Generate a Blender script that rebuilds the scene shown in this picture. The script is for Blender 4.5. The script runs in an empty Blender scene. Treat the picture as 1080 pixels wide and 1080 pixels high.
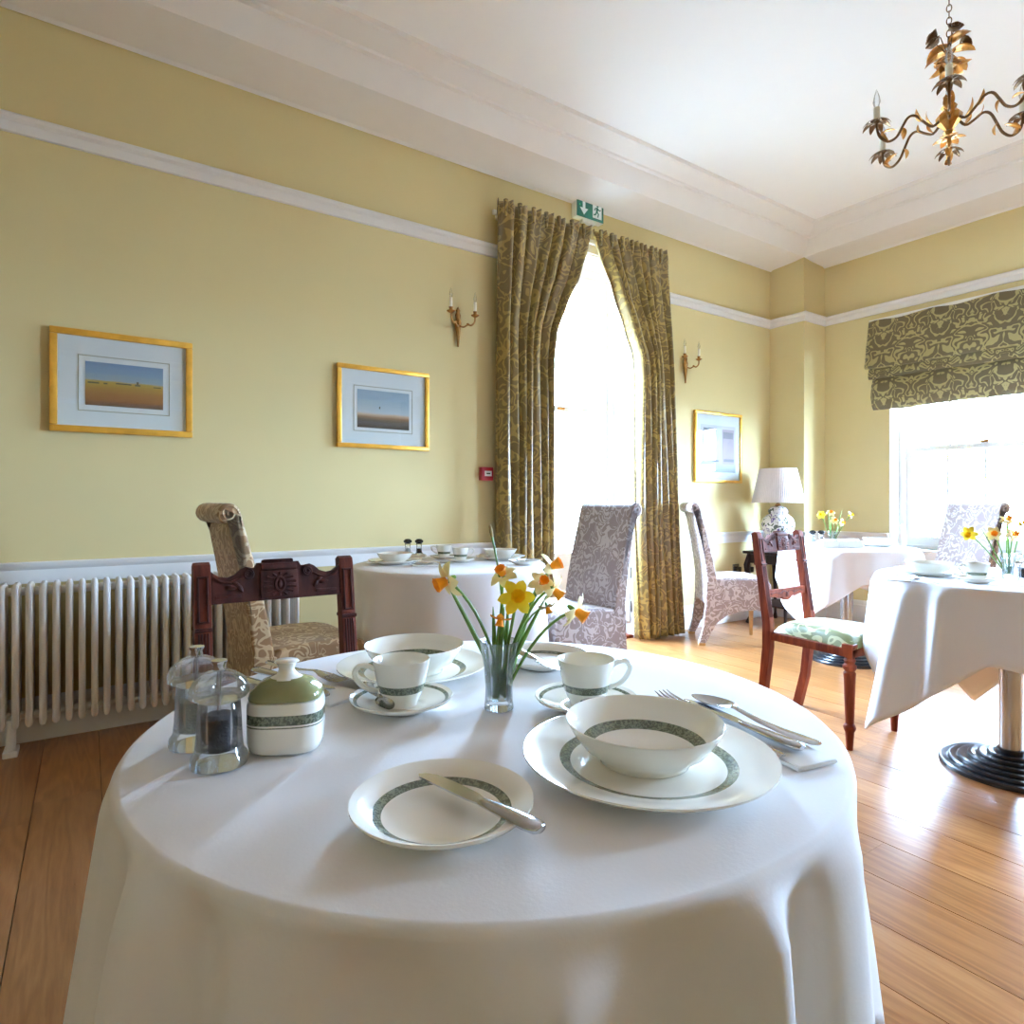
import bpy, bmesh, math, random
from mathutils import Vector, Matrix
random.seed(7)
PI = math.pi
scene = bpy.context.scene
COL = scene.collection

# ---------------------------------------------------------------- camera
F, HOR, CAM_Z = 660.0, 529.0, 1.05          # focal length in pixels, horizon row, lens height
YAW = math.radians(55.85)                   # heading from +X, where the rear wall runs along X
FW = Vector((math.cos(YAW), math.sin(YAW), 0))
RT = Vector((math.sin(YAW), -math.cos(YAW), 0))
cam_data = bpy.data.cameras.new('camera')
cam = bpy.data.objects.new('camera', cam_data)
COL.objects.link(cam)
cam.location = (0, 0, CAM_Z)
cam.rotation_euler = (PI / 2, 0, YAW - PI / 2)
cam_data.sensor_width = 36
cam_data.lens = 36 * F / 1080
cam_data.shift_y = -(540 - HOR) / 1080
cam_data.clip_start = 0.02
scene.camera = cam

# ---------------------------------------------------------------- sky, exposure
WORLD_STRENGTH = 190.0
w = bpy.data.worlds.new('sky')
scene.world = w
w.use_nodes = True
bg = w.node_tree.nodes['Background']
bg.inputs[0].default_value = (0.46, 0.67, 1.0, 1)
bg.inputs[1].default_value = WORLD_STRENGTH
scene.view_settings.view_transform = 'Standard'
scene.view_settings.look = 'None'
scene.view_settings.gamma = 1
scene.view_settings.exposure = 0.25
scene.view_settings.use_curve_mapping = False
scene.cycles.max_bounces = 14
scene.cycles.diffuse_bounces = 8
scene.cycles.transparent_max_bounces = 16
scene.cycles.sample_clamp_indirect = 8
scene.cycles.caustics_refractive = False
scene.cycles.caustics_reflective = False


def portal(name, loc, rot, sx, sy):
    d = bpy.data.lights.new(name, 'AREA')
    d.shape = 'RECTANGLE'; d.size = sx; d.size_y = sy
    d.cycles.is_portal = True
    o = bpy.data.objects.new(name, d)
    COL.objects.link(o); o.location = loc; o.rotation_euler = rot
    return o


# room numbers (metres)
WA, WB, WL, WF = 3.47, 5.587, -4.2, -5.6      # rear wall y, window wall x, left wall x, wall behind the lens
STEP_X, STEP_Y = 5.25, 3.133                  # boxed-in corner
CEIL, COR = 3.40, 3.19
RAIL_TOP, DADO_TOP, SKIRT = 2.726, 0.785, 0.19
DX0, DX1, DTOP = 2.44, 3.50, 2.86             # glazed garden door opening
WIN = [(1.33, 2.577), (-1.25, -0.35)]         # y ranges: visible sash window, then an unseen one added for fill light
WZ0, WZ1 = 0.66, 2.56
portal('portal_door', ((DX0 + DX1) / 2, WA + 0.36, DTOP / 2), (-PI / 2, 0, 0), DX1 - DX0, DTOP)
for k, (a, b) in enumerate(WIN):
    portal('portal_window', (WB + 0.36, (a + b) / 2, (WZ0 + WZ1) / 2), (0, PI / 2, 0), WZ1 - WZ0, b - a)


# ---------------------------------------------------------------- pixel -> place helpers
def ray(px, py):
    return FW + RT * ((px - 540) / F) + Vector((0, 0, (HOR - py) / F))


def at_z(px, py, z):
    d = ray(px, py); t = (z - CAM_Z) / d.z
    return Vector((0, 0, CAM_Z)) + d * t


def at_y(px, py, y):
    d = ray(px, py)
    return Vector((0, 0, CAM_Z)) + d * (y / d.y)


def at_x(px, py, x):
    d = ray(px, py)
    return Vector((0, 0, CAM_Z)) + d * (x / d.x)


def at_depth(px, py, dep):
    return Vector((0, 0, CAM_Z)) + ray(px, py) * dep


# ---------------------------------------------------------------- materials
def srgb(r, g, b):
    f = lambda c: (c / 255 / 12.92) if c / 255 <= 0.04045 else ((c / 255 + 0.055) / 1.055) ** 2.4
    return (f(r), f(g), f(b), 1)


class NT:
    def __init__(self, name):
        self.m = bpy.data.materials.new(name)
        self.m.use_nodes = True
        self.t = self.m.node_tree
        self.p = self.t.nodes['Principled BSDF']
        self.out = self.t.nodes['Material Output']

    def n(self, typ, **kw):
        nd = self.t.nodes.new(typ)
        for k, v in kw.items():
            if k in nd.inputs:
                nd.inputs[k].default_value = v
            else:
                setattr(nd, k, v)
        return nd

    def l(self, a, b):
        self.t.links.new(a, b)

    def math(self, op, a, b=None, c=None):
        nd = self.t.nodes.new('ShaderNodeMath'); nd.operation = op
        for i, v in enumerate((a, b, c)):
            if v is None: continue
            if isinstance(v, (int, float)): nd.inputs[i].default_value = v
            else: self.l(v, nd.inputs[i])
        return nd.outputs[0]

    def ramp(self, fac, stops, interp='LINEAR'):
        nd = self.t.nodes.new('ShaderNodeValToRGB'); nd.color_ramp.interpolation = interp
        e = nd.color_ramp.elements
        while len(e) < len(stops): e.new(0.5)
        for el, (p, c) in zip(e, stops):
            el.position = p; el.color = c
        self.l(fac, nd.inputs[0])
        return nd.outputs[0]

    def coords(self, kind='Object', scale=(1, 1, 1), loc=(0, 0, 0)):
        tc = self.n('ShaderNodeTexCoord')
        mp = self.n('ShaderNodeMapping')
        mp.inputs['Scale'].default_value = scale; mp.inputs['Location'].default_value = loc
        self.l(tc.outputs[kind], mp.inputs[0])
        return mp.outputs[0]

    def noise(self, vec, scale, detail=2, rough=0.5, dist=0):
        nd = self.n('ShaderNodeTexNoise')
        nd.inputs['Scale'].default_value = scale; nd.inputs['Detail'].default_value = detail
        nd.inputs['Roughness'].default_value = rough; nd.inputs['Distortion'].default_value = dist
        if vec is not None: self.l(vec, nd.inputs['Vector'])
        return nd.outputs['Fac']

    def bump(self, h, strength=0.3, dist=0.01):
        nd = self.n('ShaderNodeBump')
        nd.inputs['Strength'].default_value = strength; nd.inputs['Distance'].default_value = dist
        self.l(h, nd.inputs['Height']); self.l(nd.outputs[0], self.p.inputs['Normal'])

    def mix(self, fac, a, b):
        nd = self.t.nodes.new('ShaderNodeMix'); nd.data_type = 'RGBA'
        for i, v in ((0, fac), (6, a), (7, b)):
            if isinstance(v, (int, float, tuple)): nd.inputs[i].default_value = v
            else: self.l(v, nd.inputs[i])
        return nd.outputs[2]

    def set(self, color=None, rough=None, metal=None, spec=None, coat=None, trans=None, ior=None, sheen=None):
        for nm, v in (('Base Color', color), ('Roughness', rough), ('Metallic', metal), ('Specular IOR Level', spec),
                      ('Coat Weight', coat), ('Transmission Weight', trans), ('IOR', ior), ('Sheen Weight', sheen)):
            if v is None: continue
            if isinstance(v, (int, float, tuple)): self.p.inputs[nm].default_value = v
            else: self.l(v, self.p.inputs[nm])
        return self


def plain(name, color, rough=0.5, metal=0.0, spec=0.5, var=0.06, vscale=9, bump=0.0, bscale=60, coat=0, sheen=0):
    t = NT(name)
    v = t.coords('Object')
    n = t.noise(v, vscale, 3)
    lo = tuple(c * (1 - var) for c in color[:3]) + (1,)
    hi = tuple(min(1, c * (1 + var)) for c in color[:3]) + (1,)
    t.set(t.ramp(n, [(0.3, lo), (0.7, hi)]), rough, metal, spec, coat=coat, sheen=sheen)
    if bump:
        t.bump(t.noise(v, bscale, 3), bump, 0.004)
    return t.m


def glassy(name, color=(1, 1, 1, 1), rough=0.0, ior=1.45, clear=0.6):
    """clear glass: fresnel reflection over part refraction, part straight-through light"""
    t = NT(name); t.set(color, rough, 0, trans=1.0, ior=ior)
    fr_ = t.n('ShaderNodeFresnel'); fr_.inputs['IOR'].default_value = ior
    tr = t.n('ShaderNodeBsdfTransparent'); tr.inputs[0].default_value = color
    gl = t.n('ShaderNodeBsdfGlossy'); gl.inputs['Roughness'].default_value = rough
    m1 = t.n('ShaderNodeMixShader'); m1.inputs[0].default_value = clear
    t.l(t.p.outputs[0], m1.inputs[1]); t.l(tr.outputs[0], m1.inputs[2])
    m2 = t.n('ShaderNodeMixShader')
    t.l(t.math('MULTIPLY', fr_.outputs[0], 0.8), m2.inputs[0]); t.l(m1.outputs[0], m2.inputs[1]); t.l(gl.outputs[0], m2.inputs[2])
    t.l(m2.outputs[0], t.out.inputs[0])
    return t.m


def pane_mat(name):
    t = NT(name)
    tr = t.n('ShaderNodeBsdfTransparent'); tr.inputs[0].default_value = (0.97, 0.99, 0.98, 1)
    gl = t.n('ShaderNodeBsdfGlossy'); gl.inputs['Roughness'].default_value = 0.02
    mx = t.n('ShaderNodeMixShader'); mx.inputs[0].default_value = 0.06
    t.l(tr.outputs[0], mx.inputs[1]); t.l(gl.outputs[0], mx.inputs[2]); t.l(mx.outputs[0], t.out.inputs[0])
    return t.m


def jacquard(name, base, motif, scale=9, bands=30, thr=0.5, rough=0.6, spec=0.3, mirror=None, sheen=0.2, third=None, rough2=None, even=0.9):
    """two-tone woven scrollwork; mirror=(axis, period) gives a symmetrical damask"""
    t = NT(name)
    v = t.coords('Object')
    if mirror:
        ax, per = mirror
        s = t.n('ShaderNodeSeparateXYZ'); t.l(v, s.inputs[0])
        pp = t.math('PINGPONG', s.outputs[ax], per)
        zz = t.math('MODULO', t.math('ADD', s.outputs[2], 20.13), per * 2.6)
        c = t.n('ShaderNodeCombineXYZ'); t.l(pp, c.inputs[0]); t.l(zz, c.inputs[2])
        v = c.outputs[0]
    n = t.noise(v, scale, 1.2, 0.45, 0.9)
    sn = t.math('SINE', t.math('MULTIPLY', n, bands))
    n2 = t.noise(v, scale * 0.6, 0, 0.5, 0.3)
    f = t.math('ADD', t.math('MULTIPLY', sn, 0.5), t.math('MULTIPLY', t.math('SUBTRACT', n2, 0.5), even))
    fac = t.ramp(f, [(max(0, thr - 0.5), (0, 0, 0, 1)), (thr - 0.36, (1, 1, 1, 1))])
    col = t.mix(fac, base, motif)
    if third:
        f3 = t.ramp(t.noise(v, scale * 1.7, 1, 0.5, 1.5), [(0.55, (0, 0, 0, 1)), (0.6, (1, 1, 1, 1))])
        col = t.mix(t.math('MULTIPLY', f3, 0.6), col, third)
    r = rough
    if rough2 is not None:
        r = t.math('ADD', t.math('MULTIPLY', fac, rough2 - rough), rough)
    t.set(col, r, 0, spec, sheen=sheen)
    t.bump(fac, 0.15, 0.002)
    return t.m


MAT = {}
MAT['wall'] = plain('wall_paint', srgb(210, 192, 142), 0.75, spec=0.25, var=0.02, vscale=1.5, bump=0.03, bscale=140)
MAT['white'] = plain('white_gloss_paint', srgb(228, 225, 222), 0.4, spec=0.4, var=0.015)
MAT['ceiling'] = plain('ceiling_paint', srgb(250, 250, 253), 0.8, spec=0.2, var=0.005)
MAT['cornice'] = plain('cornice_paint', srgb(238, 235, 233), 0.7, spec=0.25, var=0.01)
MAT['subfloor'] = plain('subfloor', srgb(46, 28, 14), 0.8)
MAT['ground'] = plain('pale_gravel', srgb(225, 222, 212), 0.9, var=0.1, vscale=4)
MAT['pane'] = pane_mat('window_glass')
MAT['china'] = plain('white_bone_china', srgb(243, 240, 232), 0.12, spec=0.5, var=0.005, coat=0.4)
MAT['linen'] = plain('white_linen', srgb(232, 230, 232), 0.85, spec=0.2, var=0.015, vscale=4, bump=0.05, bscale=220, sheen=0.1)
MAT['napkin'] = plain('white_napkin', srgb(238, 238, 238), 0.8, spec=0.2, var=0.01)
MAT['steel'] = plain('polished_steel', srgb(205, 207, 212), 0.16, 1.0, var=0.02)
MAT['chrome'] = plain('brushed_chrome', srgb(190, 190, 192), 0.22, 1.0, var=0.03)
MAT['black_metal'] = plain('black_enamel', srgb(22, 23, 27), 0.3, spec=0.5, coat=0.3)
MAT['black'] = plain('black_plastic', srgb(16, 16, 18), 0.25)
MAT['gilt'] = plain('gilt_frame', srgb(224, 168, 66), 0.35, 0.55, var=0.12, vscale=16)
MAT['brass'] = plain('aged_brass', srgb(150, 104, 52), 0.35, 0.85, var=0.25, vscale=30)
MAT['gold_leaf'] = plain('gold_leaf_metal', srgb(190, 132, 62), 0.32, 0.75, var=0.35, vscale=40)
MAT['bronze'] = plain('dark_bronze', srgb(104, 74, 44), 0.38, 0.7, var=0.3, vscale=30)
MAT['ivory'] = plain('ivory_candle', srgb(238, 232, 214), 0.5, var=0.02)
MAT['card'] = plain('white_mount_card', srgb(232, 230, 232), 0.9, var=0.01)
MAT['card_edge'] = plain('bevelled_card_edge', srgb(168, 160, 140), 0.9, var=0.03)
MAT['red'] = plain('red_plastic', srgb(150, 18, 38), 0.35)
MAT['exit_green'] = plain('green_sign', srgb(18, 104, 84), 0.4)
MAT['sign_white'] = plain('white_pictogram', srgb(240, 246, 244), 0.5)
MAT['shade'] = plain('pleated_cream_silk', srgb(226, 216, 214), 0.8, var=0.02)
MAT['green_glaze'] = plain('sage_green_glaze', srgb(138, 138, 92), 0.15, coat=0.5, var=0.08, vscale=60)
MAT['stem'] = plain('green_stem', srgb(104, 142, 60), 0.5, var=0.2, vscale=50)
MAT['petal_pale'] = plain('pale_yellow_petal', srgb(250, 238, 176), 0.6, var=0.05, vscale=60)
MAT['petal_yellow'] = plain('yellow_petal', srgb(246, 216, 40), 0.6, var=0.06, vscale=60)
MAT['trumpet'] = plain('orange_trumpet', srgb(250, 158, 14), 0.55, var=0.08, vscale=80)
MAT['trumpet_yellow'] = plain('golden_trumpet', srgb(248, 200, 16), 0.55, var=0.08, vscale=80)
MAT['bud'] = plain('dry_bud_sheath', srgb(150, 128, 76), 0.7, var=0.2, vscale=80)
MAT['beech'] = plain('pale_beech', srgb(196, 150, 92), 0.45, var=0.12, vscale=30)
MAT['dark_under'] = plain('dark_webbing', srgb(34, 26, 26), 0.9)
MAT['glass'] = glassy('clear_crystal', (0.97, 0.99, 1, 1), 0.02, 1.5)
MAT['acrylic'] = glassy('clear_acrylic', (0.96, 0.98, 1, 1), 0.02, 1.49, 0.78)
MAT['water'] = glassy('water', (0.96, 0.99, 0.97, 1), 0.0, 1.33)
MAT['pepper'] = plain('black_peppercorns', srgb(34, 34, 48), 0.7, var=0.6, vscale=420, bump=0.8, bscale=420)
MAT['salt'] = plain('white_salt', srgb(238, 243, 252), 0.7, var=0.1, vscale=400, bump=0.5, bscale=420)
MAT['leaf'] = plain('shrub_leaf', srgb(34, 62, 26), 0.6, var=0.3)
MAT['bark'] = plain('shrub_bark', srgb(60, 46, 34), 0.9, var=0.3)
MAT['rubber_seal'] = plain('grey_metal', srgb(120, 116, 110), 0.4, 0.6)


def oak():
    t = NT('oak_planks')
    oi = t.n('ShaderNodeObjectInfo')
    geo = t.n('ShaderNodeNewGeometry')
    mp = t.n('ShaderNodeMapping'); mp.inputs['Scale'].default_value = (1, 0.09, 1)
    off = t.n('ShaderNodeCombineXYZ')
    t.l(t.math('MULTIPLY', oi.outputs['Random'], 37.0), off.inputs[0]); t.l(t.math('MULTIPLY', oi.outputs['Random'], 91.0), off.inputs[2])
    add = t.n('ShaderNodeVectorMath'); add.operation = 'ADD'
    t.l(geo.outputs['Position'], mp.inputs[0]); t.l(mp.outputs[0], add.inputs[0]); t.l(off.outputs[0], add.inputs[1])
    v = add.outputs[0]
    n1 = t.noise(v, 5.5, 3, 0.55, 0.4)
    rings = t.math('SINE', t.math('MULTIPLY', n1, 95))
    fine = t.noise(v, 120, 4, 0.6)
    knots = t.noise(geo.outputs['Position'], 3.1, 2, 0.5)
    f = t.math('ADD', t.math('MULTIPLY', rings, 0.08), t.math('ADD', t.math('MULTIPLY', fine, 0.40), t.math('MULTIPLY', n1, 0.5)))
    col = t.ramp(f, [(0.25, srgb(126, 76, 38)), (0.5, srgb(154, 102, 58)), (0.8, srgb(178, 130, 84))])
    kn = t.ramp(knots, [(0.20, (0.35, 0.22, 0.12, 1)), (0.28, (1, 1, 1, 1))])
    mul = t.n('ShaderNodeMix'); mul.data_type = 'RGBA'; mul.blend_type = 'MULTIPLY'; mul.inputs[0].default_value = 1
    t.l(col, mul.inputs[6]); t.l(kn, mul.inputs[7])
    hsv = t.n('ShaderNodeHueSaturation')
    t.l(mul.outputs[2], hsv.inputs['Color'])
    t.l(t.math('ADD', t.math('MULTIPLY', oi.outputs['Random'], 0.2), 0.88), hsv.inputs['Value'])
    t.set(hsv.outputs[0], t.math('ADD', t.math('MULTIPLY', fine, 0.14), 0.24), 0, 0.5, coat=0.15)
    t.p.inputs['Coat Roughness'].default_value = 0.12
    t.bump(t.math('ADD', t.math('MULTIPLY', rings, 0.4), fine), 0.05, 0.002)
    return t.m


def mahogany(name, dark, light):
    t = NT(name)
    v = t.coords('Object', (1, 1, 0.12))
    n = t.noise(v, 40, 4, 0.6, 0.3)
    t.set(t.ramp(n, [(0.3, dark), (0.7, light)]), 0.5, 0, 0.16)
    t.bump(n, 0.08, 0.002)
    return t.m


MAT['oak'] = oak()
MAT['mahogany'] = mahogany('mahogany', srgb(62, 24, 18), srgb(112, 52, 36))
MAT['dark_mahogany'] = mahogany('dark_mahogany', srgb(40, 18, 18), srgb(78, 38, 32))
MAT['red_mahogany'] = mahogany('red_mahogany', srgb(86, 28, 18), srgb(150, 70, 40))
MAT['dark_wood'] = mahogany('ebonised_wood', srgb(24, 14, 12), srgb(50, 30, 24))
MAT['jacquard_tan'] = jacquard('tan_scroll_jacquard', srgb(148, 116, 82), srgb(196, 172, 136), 17, 30, 0.60)
MAT['jacquard_rose'] = jacquard('rose_scroll_jacquard', srgb(152, 134, 130), srgb(200, 188, 186), 17, 30, 0.60)
MAT['curtain'] = jacquard('olive_gold_damask_satin', srgb(114, 92, 48), srgb(160, 134, 70), 11, 30, 0.66, 0.40, 0.6, sheen=0.1, rough2=0.3)
MAT['blind'] = jacquard('olive_damask_blind', srgb(92, 77, 46), srgb(156, 139, 88), 12, 30, 0.62, 0.6, 0.3, mirror=(1, 0.21), rough2=0.5)
MAT['seat_green'] = jacquard('green_floral_damask', srgb(104, 104, 44), srgb(188, 184, 136), 12, 26, 0.62, 0.4, 0.5, rough2=0.3)


def band_mat():
    t = NT('green_printed_band')
    v = t.coords('Object')
    n = t.noise(v, 300, 1, 0.5, 1.0)
    t.set(t.ramp(n, [(0.45, srgb(84, 92, 76)), (0.58, srgb(134, 140, 120))]), 0.15, 0, 0.5, coat=0.4)
    return t.m


def floral_mat():
    t = NT('floral_porcelain')
    v = t.coords('Object')
    n = t.noise(v, 22, 2, 0.5, 1.2)
    c = t.ramp(n, [(0.0, srgb(72, 84, 70)), (0.40, srgb(86, 96, 84)), (0.44, srgb(240, 238, 238)), (0.57, srgb(240, 238, 240)),
                   (0.61, srgb(120, 104, 160)), (0.75, srgb(90, 80, 140))])
    t.set(c, 0.12, 0, 0.5, coat=0.5)
    return t.m


def landscape(name, stops, zmin, zmax, nscale):
    """flat print: sky over a field, by height on the sheet"""
    t = NT(name)
    tc = t.n('ShaderNodeTexCoord')
    s = t.n('ShaderNodeSeparateXYZ'); t.l(tc.outputs['Object'], s.inputs[0])
    mp = t.n('ShaderNodeMapping'); mp.inputs['Scale'].default_value = (1, 1, 5); t.l(tc.outputs['Object'], mp.inputs[0])
    nz = t.noise(mp.outputs[0], nscale, 3)
    h = t.math('DIVIDE', t.math('SUBTRACT', s.outputs[2], zmin), zmax - zmin)
    h = t.math('ADD', h, t.math('MULTIPLY', t.math('SUBTRACT', nz, 0.5), 0.09))
    t.set(t.ramp(h, stops), 0.6, 0, 0.2)
    return t.m


MAT['band'] = band_mat()
MAT['floral'] = floral_mat()


# ---------------------------------------------------------------- mesh builder
class MB:
    def __init__(self):
        self.v = []; self.f = []; self.m = []

    def add(self, vs, fs, mat=0):
        o = len(self.v)
        self.v += [tuple(p) for p in vs]
        for i, fc in enumerate(fs):
            self.f.append(tuple(o + k for k in fc))
            self.m.append(mat[i] if isinstance(mat, list) else mat)
        return self

    def bm_in(self, bm, mat=0, M=None):
        bm.verts.index_update()
        vs = [(M @ p.co) if M else p.co.copy() for p in bm.verts]
        fs = [[p.index for p in fc.verts] for fc in bm.faces]
        bm.free()
        return self.add(vs, fs, mat)

    def box(self, c, s, mat=0, bevel=0.0, rz=0.0, M=None, seg=2):
        bm = bmesh.new()
        bmesh.ops.create_cube(bm, size=1)
        for p in bm.verts:
            p.co = Vector((p.co.x * s[0], p.co.y * s[1], p.co.z * s[2]))
        if bevel:
            bmesh.ops.bevel(bm, geom=list(bm.edges), offset=bevel, segments=seg, affect='EDGES', profile=0.6)
        T = Matrix.Translation(c) @ Matrix.Rotation(rz, 4, 'Z')
        if M: T = M @ T
        return self.bm_in(bm, mat, T)

    def slab(self, x0, x1, y0, y1, z0, z1, mat=0, bevel=0.0):
        return self.box(((x0 + x1) / 2, (y0 + y1) / 2, (z0 + z1) / 2), (abs(x1 - x0), abs(y1 - y0), abs(z1 - z0)), mat, bevel)

    def lathe(self, prof, seg=32, mat=0, M=None, sx=1.0, sy=1.0, ribs=None, closed=False):
        """prof: (r, z) from start to end; mat may be a list, one per profile segment"""
        vs = []; n = len(prof)
        for i in range(seg):
            a = 2 * PI * i / seg
            k = 1.0 + (ribs(i) if ribs else 0)
            for r, z in prof:
                p = Vector((r * k * math.cos(a) * sx, r * k * math.sin(a) * sy, z))
                vs.append(M @ p if M else p)
        fs = []; ms = []
        for i in range(seg):
            j = (i + 1) % seg
            for k in range(n - 1):
                if prof[k][0] < 1e-7 and prof[k + 1][0] < 1e-7: continue
                if prof[k][0] < 1e-7: fs.append((i * n + k, j * n + k + 1, i * n + k + 1))
                elif prof[k + 1][0] < 1e-7: fs.append((i * n + k, j * n + k, i * n + k + 1))
                else: fs.append((i * n + k, j * n + k, j * n + k + 1, i * n + k + 1))
                ms.append(mat[k] if isinstance(mat, list) else mat)
        return self.add(vs, fs, ms)

    def tube(self, pts, rad, seg=8, mat=0, closed=False, caps=True, flat=1.0):
        pts = [Vector(p) for p in pts]; n = len(pts)
        rads = rad if isinstance(rad, (list, tuple)) else [rad] * n
        vs = []; up = None
        for i, p in enumerate(pts):
            if closed: t = pts[(i + 1) % n] - pts[i - 1]
            else: t = pts[min(i + 1, n - 1)] - pts[max(i - 1, 0)]
            if t.length < 1e-9: t = Vector((0, 0, 1))
            t.normalize()
            if up is None:
                up = Vector((0, 0, 1)) if abs(t.z) < 0.9 else Vector((1, 0, 0))
            up = up - t * up.dot(t)
            if up.length < 1e-6: up = t.orthogonal()
            up.normalize(); sd = t.cross(up)
            for k in range(seg):
                a = 2 * PI * k / seg
                vs.append(p + sd * (math.cos(a) * rads[i]) + up * (math.sin(a) * rads[i] * flat))
        fs = []
        for i in range(n if closed else n - 1):
            j = (i + 1) % n
            for k in range(seg):
                l = (k + 1) % seg
                fs.append((i * seg + k, i * seg + l, j * seg + l, j * seg + k))
        if caps and not closed:
            fs.append(tuple(range(seg - 1, -1, -1))); fs.append(tuple((n - 1) * seg + k for k in range(seg)))
        return self.add(vs, fs, mat)

    def prism(self, poly, w0, w1, plane='xz', mat=0, bevel=0.0, seg=2, M=None):
        bm = bmesh.new()
        mp = {'xz': lambda u, v, q: (u, q, v), 'yz': lambda u, v, q: (q, u, v), 'xy': lambda u, v, q: (u, v, q)}[plane]
        a = [bm.verts.new(mp(u, v, w0)) for u, v in poly]
        b = [bm.verts.new(mp(u, v, w1)) for u, v in poly]
        n = len(poly)
        bm.faces.new(a); bm.faces.new(b[::-1])
        for i in range(n):
            j = (i + 1) % n
            bm.faces.new((a[j], a[i], b[i], b[j]))
        bmesh.ops.recalc_face_normals(bm, faces=bm.faces)
        if bevel:
            es = [e for e in bm.edges if (e.verts[0] in a and e.verts[1] in a) or (e.verts[0] in b and e.verts[1] in b)]
            bmesh.ops.bevel(bm, geom=es, offset=bevel, segments=seg, affect='EDGES', profile=0.6)
        return self.bm_in(bm, mat, M)

    def grid(self, nu, nv, fn, mat=0, wrap=False):
        vs = [fn(i / nu, j / nv) for j in range(nv + 1) for i in range(nu + (0 if wrap else 1))]
        c = nu + (0 if wrap else 1); fs = []
        for j in range(nv):
            for i in range(nu):
                i2 = (i + 1) % c
                fs.append((j * c + i, j * c + i2, (j + 1) * c + i2, (j + 1) * c + i))
        return self.add(vs, fs, mat)

    def ball(self, c, r, seg=12, mat=0, M=None):
        r = r if isinstance(r, (tuple, list)) else (r, r, r)
        n = max(4, seg // 2)
        prof = [(math.sin(PI * k / n), -math.cos(PI * k / n)) for k in range(n + 1)]
        prof[0] = (0, -1); prof[-1] = (0, 1)
        T = Matrix.Translation(c) @ Matrix.Diagonal((r[0], r[1], r[2], 1))
        return self.lathe(prof, seg, mat, (M @ T) if M else T)

    def mesh(self, name, mats, smooth=35):
        me = bpy.data.meshes.new(name)
        me.from_pydata(self.v, [], self.f)
        for m in (mats if isinstance(mats, (list, tuple)) else [mats]):
            me.materials.append(MAT[m])
        for p, k in zip(me.polygons, self.m): p.material_index = k
        bm = bmesh.new(); bm.from_mesh(me)
        bmesh.ops.recalc_face_normals(bm, faces=bm.faces); bm.to_mesh(me); bm.free()
        if smooth:
            me.shade_smooth(); me.set_sharp_from_angle(angle=math.radians(smooth))
        me.validate()
        return me

    def build(self, name, mats, parent=None, smooth=35, loc=None, rz=None):
        o = bpy.data.objects.new(name, self.mesh(name, mats, smooth))
        COL.objects.link(o)
        if parent is not None: o.parent = parent
        if loc is not None: o.location = loc
        if rz is not None: o.rotation_euler = (0, 0, rz)
        return o


def spline(pts, n=5):
    """Catmull-Rom points through pts"""
    P = [Vector(p) for p in pts]; out = []
    for i in range(len(P) - 1):
        p0, p1, p2, p3 = P[max(i - 1, 0)], P[i], P[i + 1], P[min(i + 2, len(P) - 1)]
        for k in range(n):
            t = k / n
            out.append(0.5 * ((2 * p1) + (p2 - p0) * t + (2 * p0 - 5 * p1 + 4 * p2 - p3) * t * t + (3 * p1 - p0 - 3 * p2 + p3) * t ** 3))
    return out + [P[-1]]


def tag(o, label=None, cat=None, group=None, kind=None):
    if label: o['label'] = label
    if cat: o['category'] = cat
    if group: o['group'] = group
    if kind: o['kind'] = kind
    return o


def thing(name, label, cat, loc=(0, 0, 0), rz=0.0, group=None):
    o = bpy.data.objects.new(name, None); o.empty_display_size = 0.05
    COL.objects.link(o); o.location = loc; o.rotation_euler = (0, 0, rz)
    return tag(o, label, cat, group)


def dup(root, label=None, loc=None, rz=None, group=None, scale=None):
    def cp(o, par):
        c = o.copy(); COL.objects.link(c); c.parent = par
        if par is not None: c.matrix_parent_inverse = o.matrix_parent_inverse.copy()
        for ch in o.children: cp(ch, c)
        return c
    r = cp(root, None)
    if label: r['label'] = label
    if loc is not None: r.location = loc
    if rz is not None: r.rotation_euler = (0, 0, rz)
    if group: r['group'] = group
    if scale: r.scale = (scale, scale, scale)
    return r


def weighted(o):
    m = o.modifiers.new('weighted_normals', 'WEIGHTED_NORMAL'); m.keep_sharp = True
    return o


def structure(o):
    o['kind'] = 'structure'
    return o

# ================================================================ THE ROOM
TH = 0.36   # wall thickness
# floor: dark bed with single oak boards running towards the rear wall
fl = MB(); fl.slab(WL - TH, WB + TH, WF - TH, WA + TH, -0.10, -0.013)
floor = structure(fl.build('floor', 'subfloor'))
PW, PX0 = 0.1987, 1.632
pm = MB(); pm.box((0, 0, -0.0065), (PW - 0.0025, 1.0, 0.013))
plank_mesh = pm.mesh('plank', 'oak', 30)
k0 = math.floor((WL - PX0) / PW); k1 = math.ceil((WB - PX0) / PW)
prng = random.Random(3)
for k in range(k0, k1):
    x = PX0 + (k + 0.5) * PW
    xa, xb = max(x - PW / 2, WL), min(x + PW / 2, WB)
    if xb - xa < 0.01: continue
    x, sxs = (xa + xb) / 2, (xb - xa) / PW
    y = WF - prng.uniform(0, 1.2)
    while y < WA:
        L = prng.uniform(1.3, 2.6)
        a, b = max(y, WF), min(y + L, WA)
        if WA - b < 0.25: b = WA
        if b - a > 0.05:
            o = bpy.data.objects.new('plank', plank_mesh); COL.objects.link(o)
            o.parent = floor; o.location = (x, (a + b) / 2, 0); o.scale = (sxs, b - a - 0.0006, 1)
        y = b
        if b >= WA: break

cl = MB(); cl.slab(WL - TH, WB + TH, WF - TH, WA + TH, CEIL, CEIL + 0.15)
structure(cl.build('ceiling', 'ceiling'))

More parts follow.
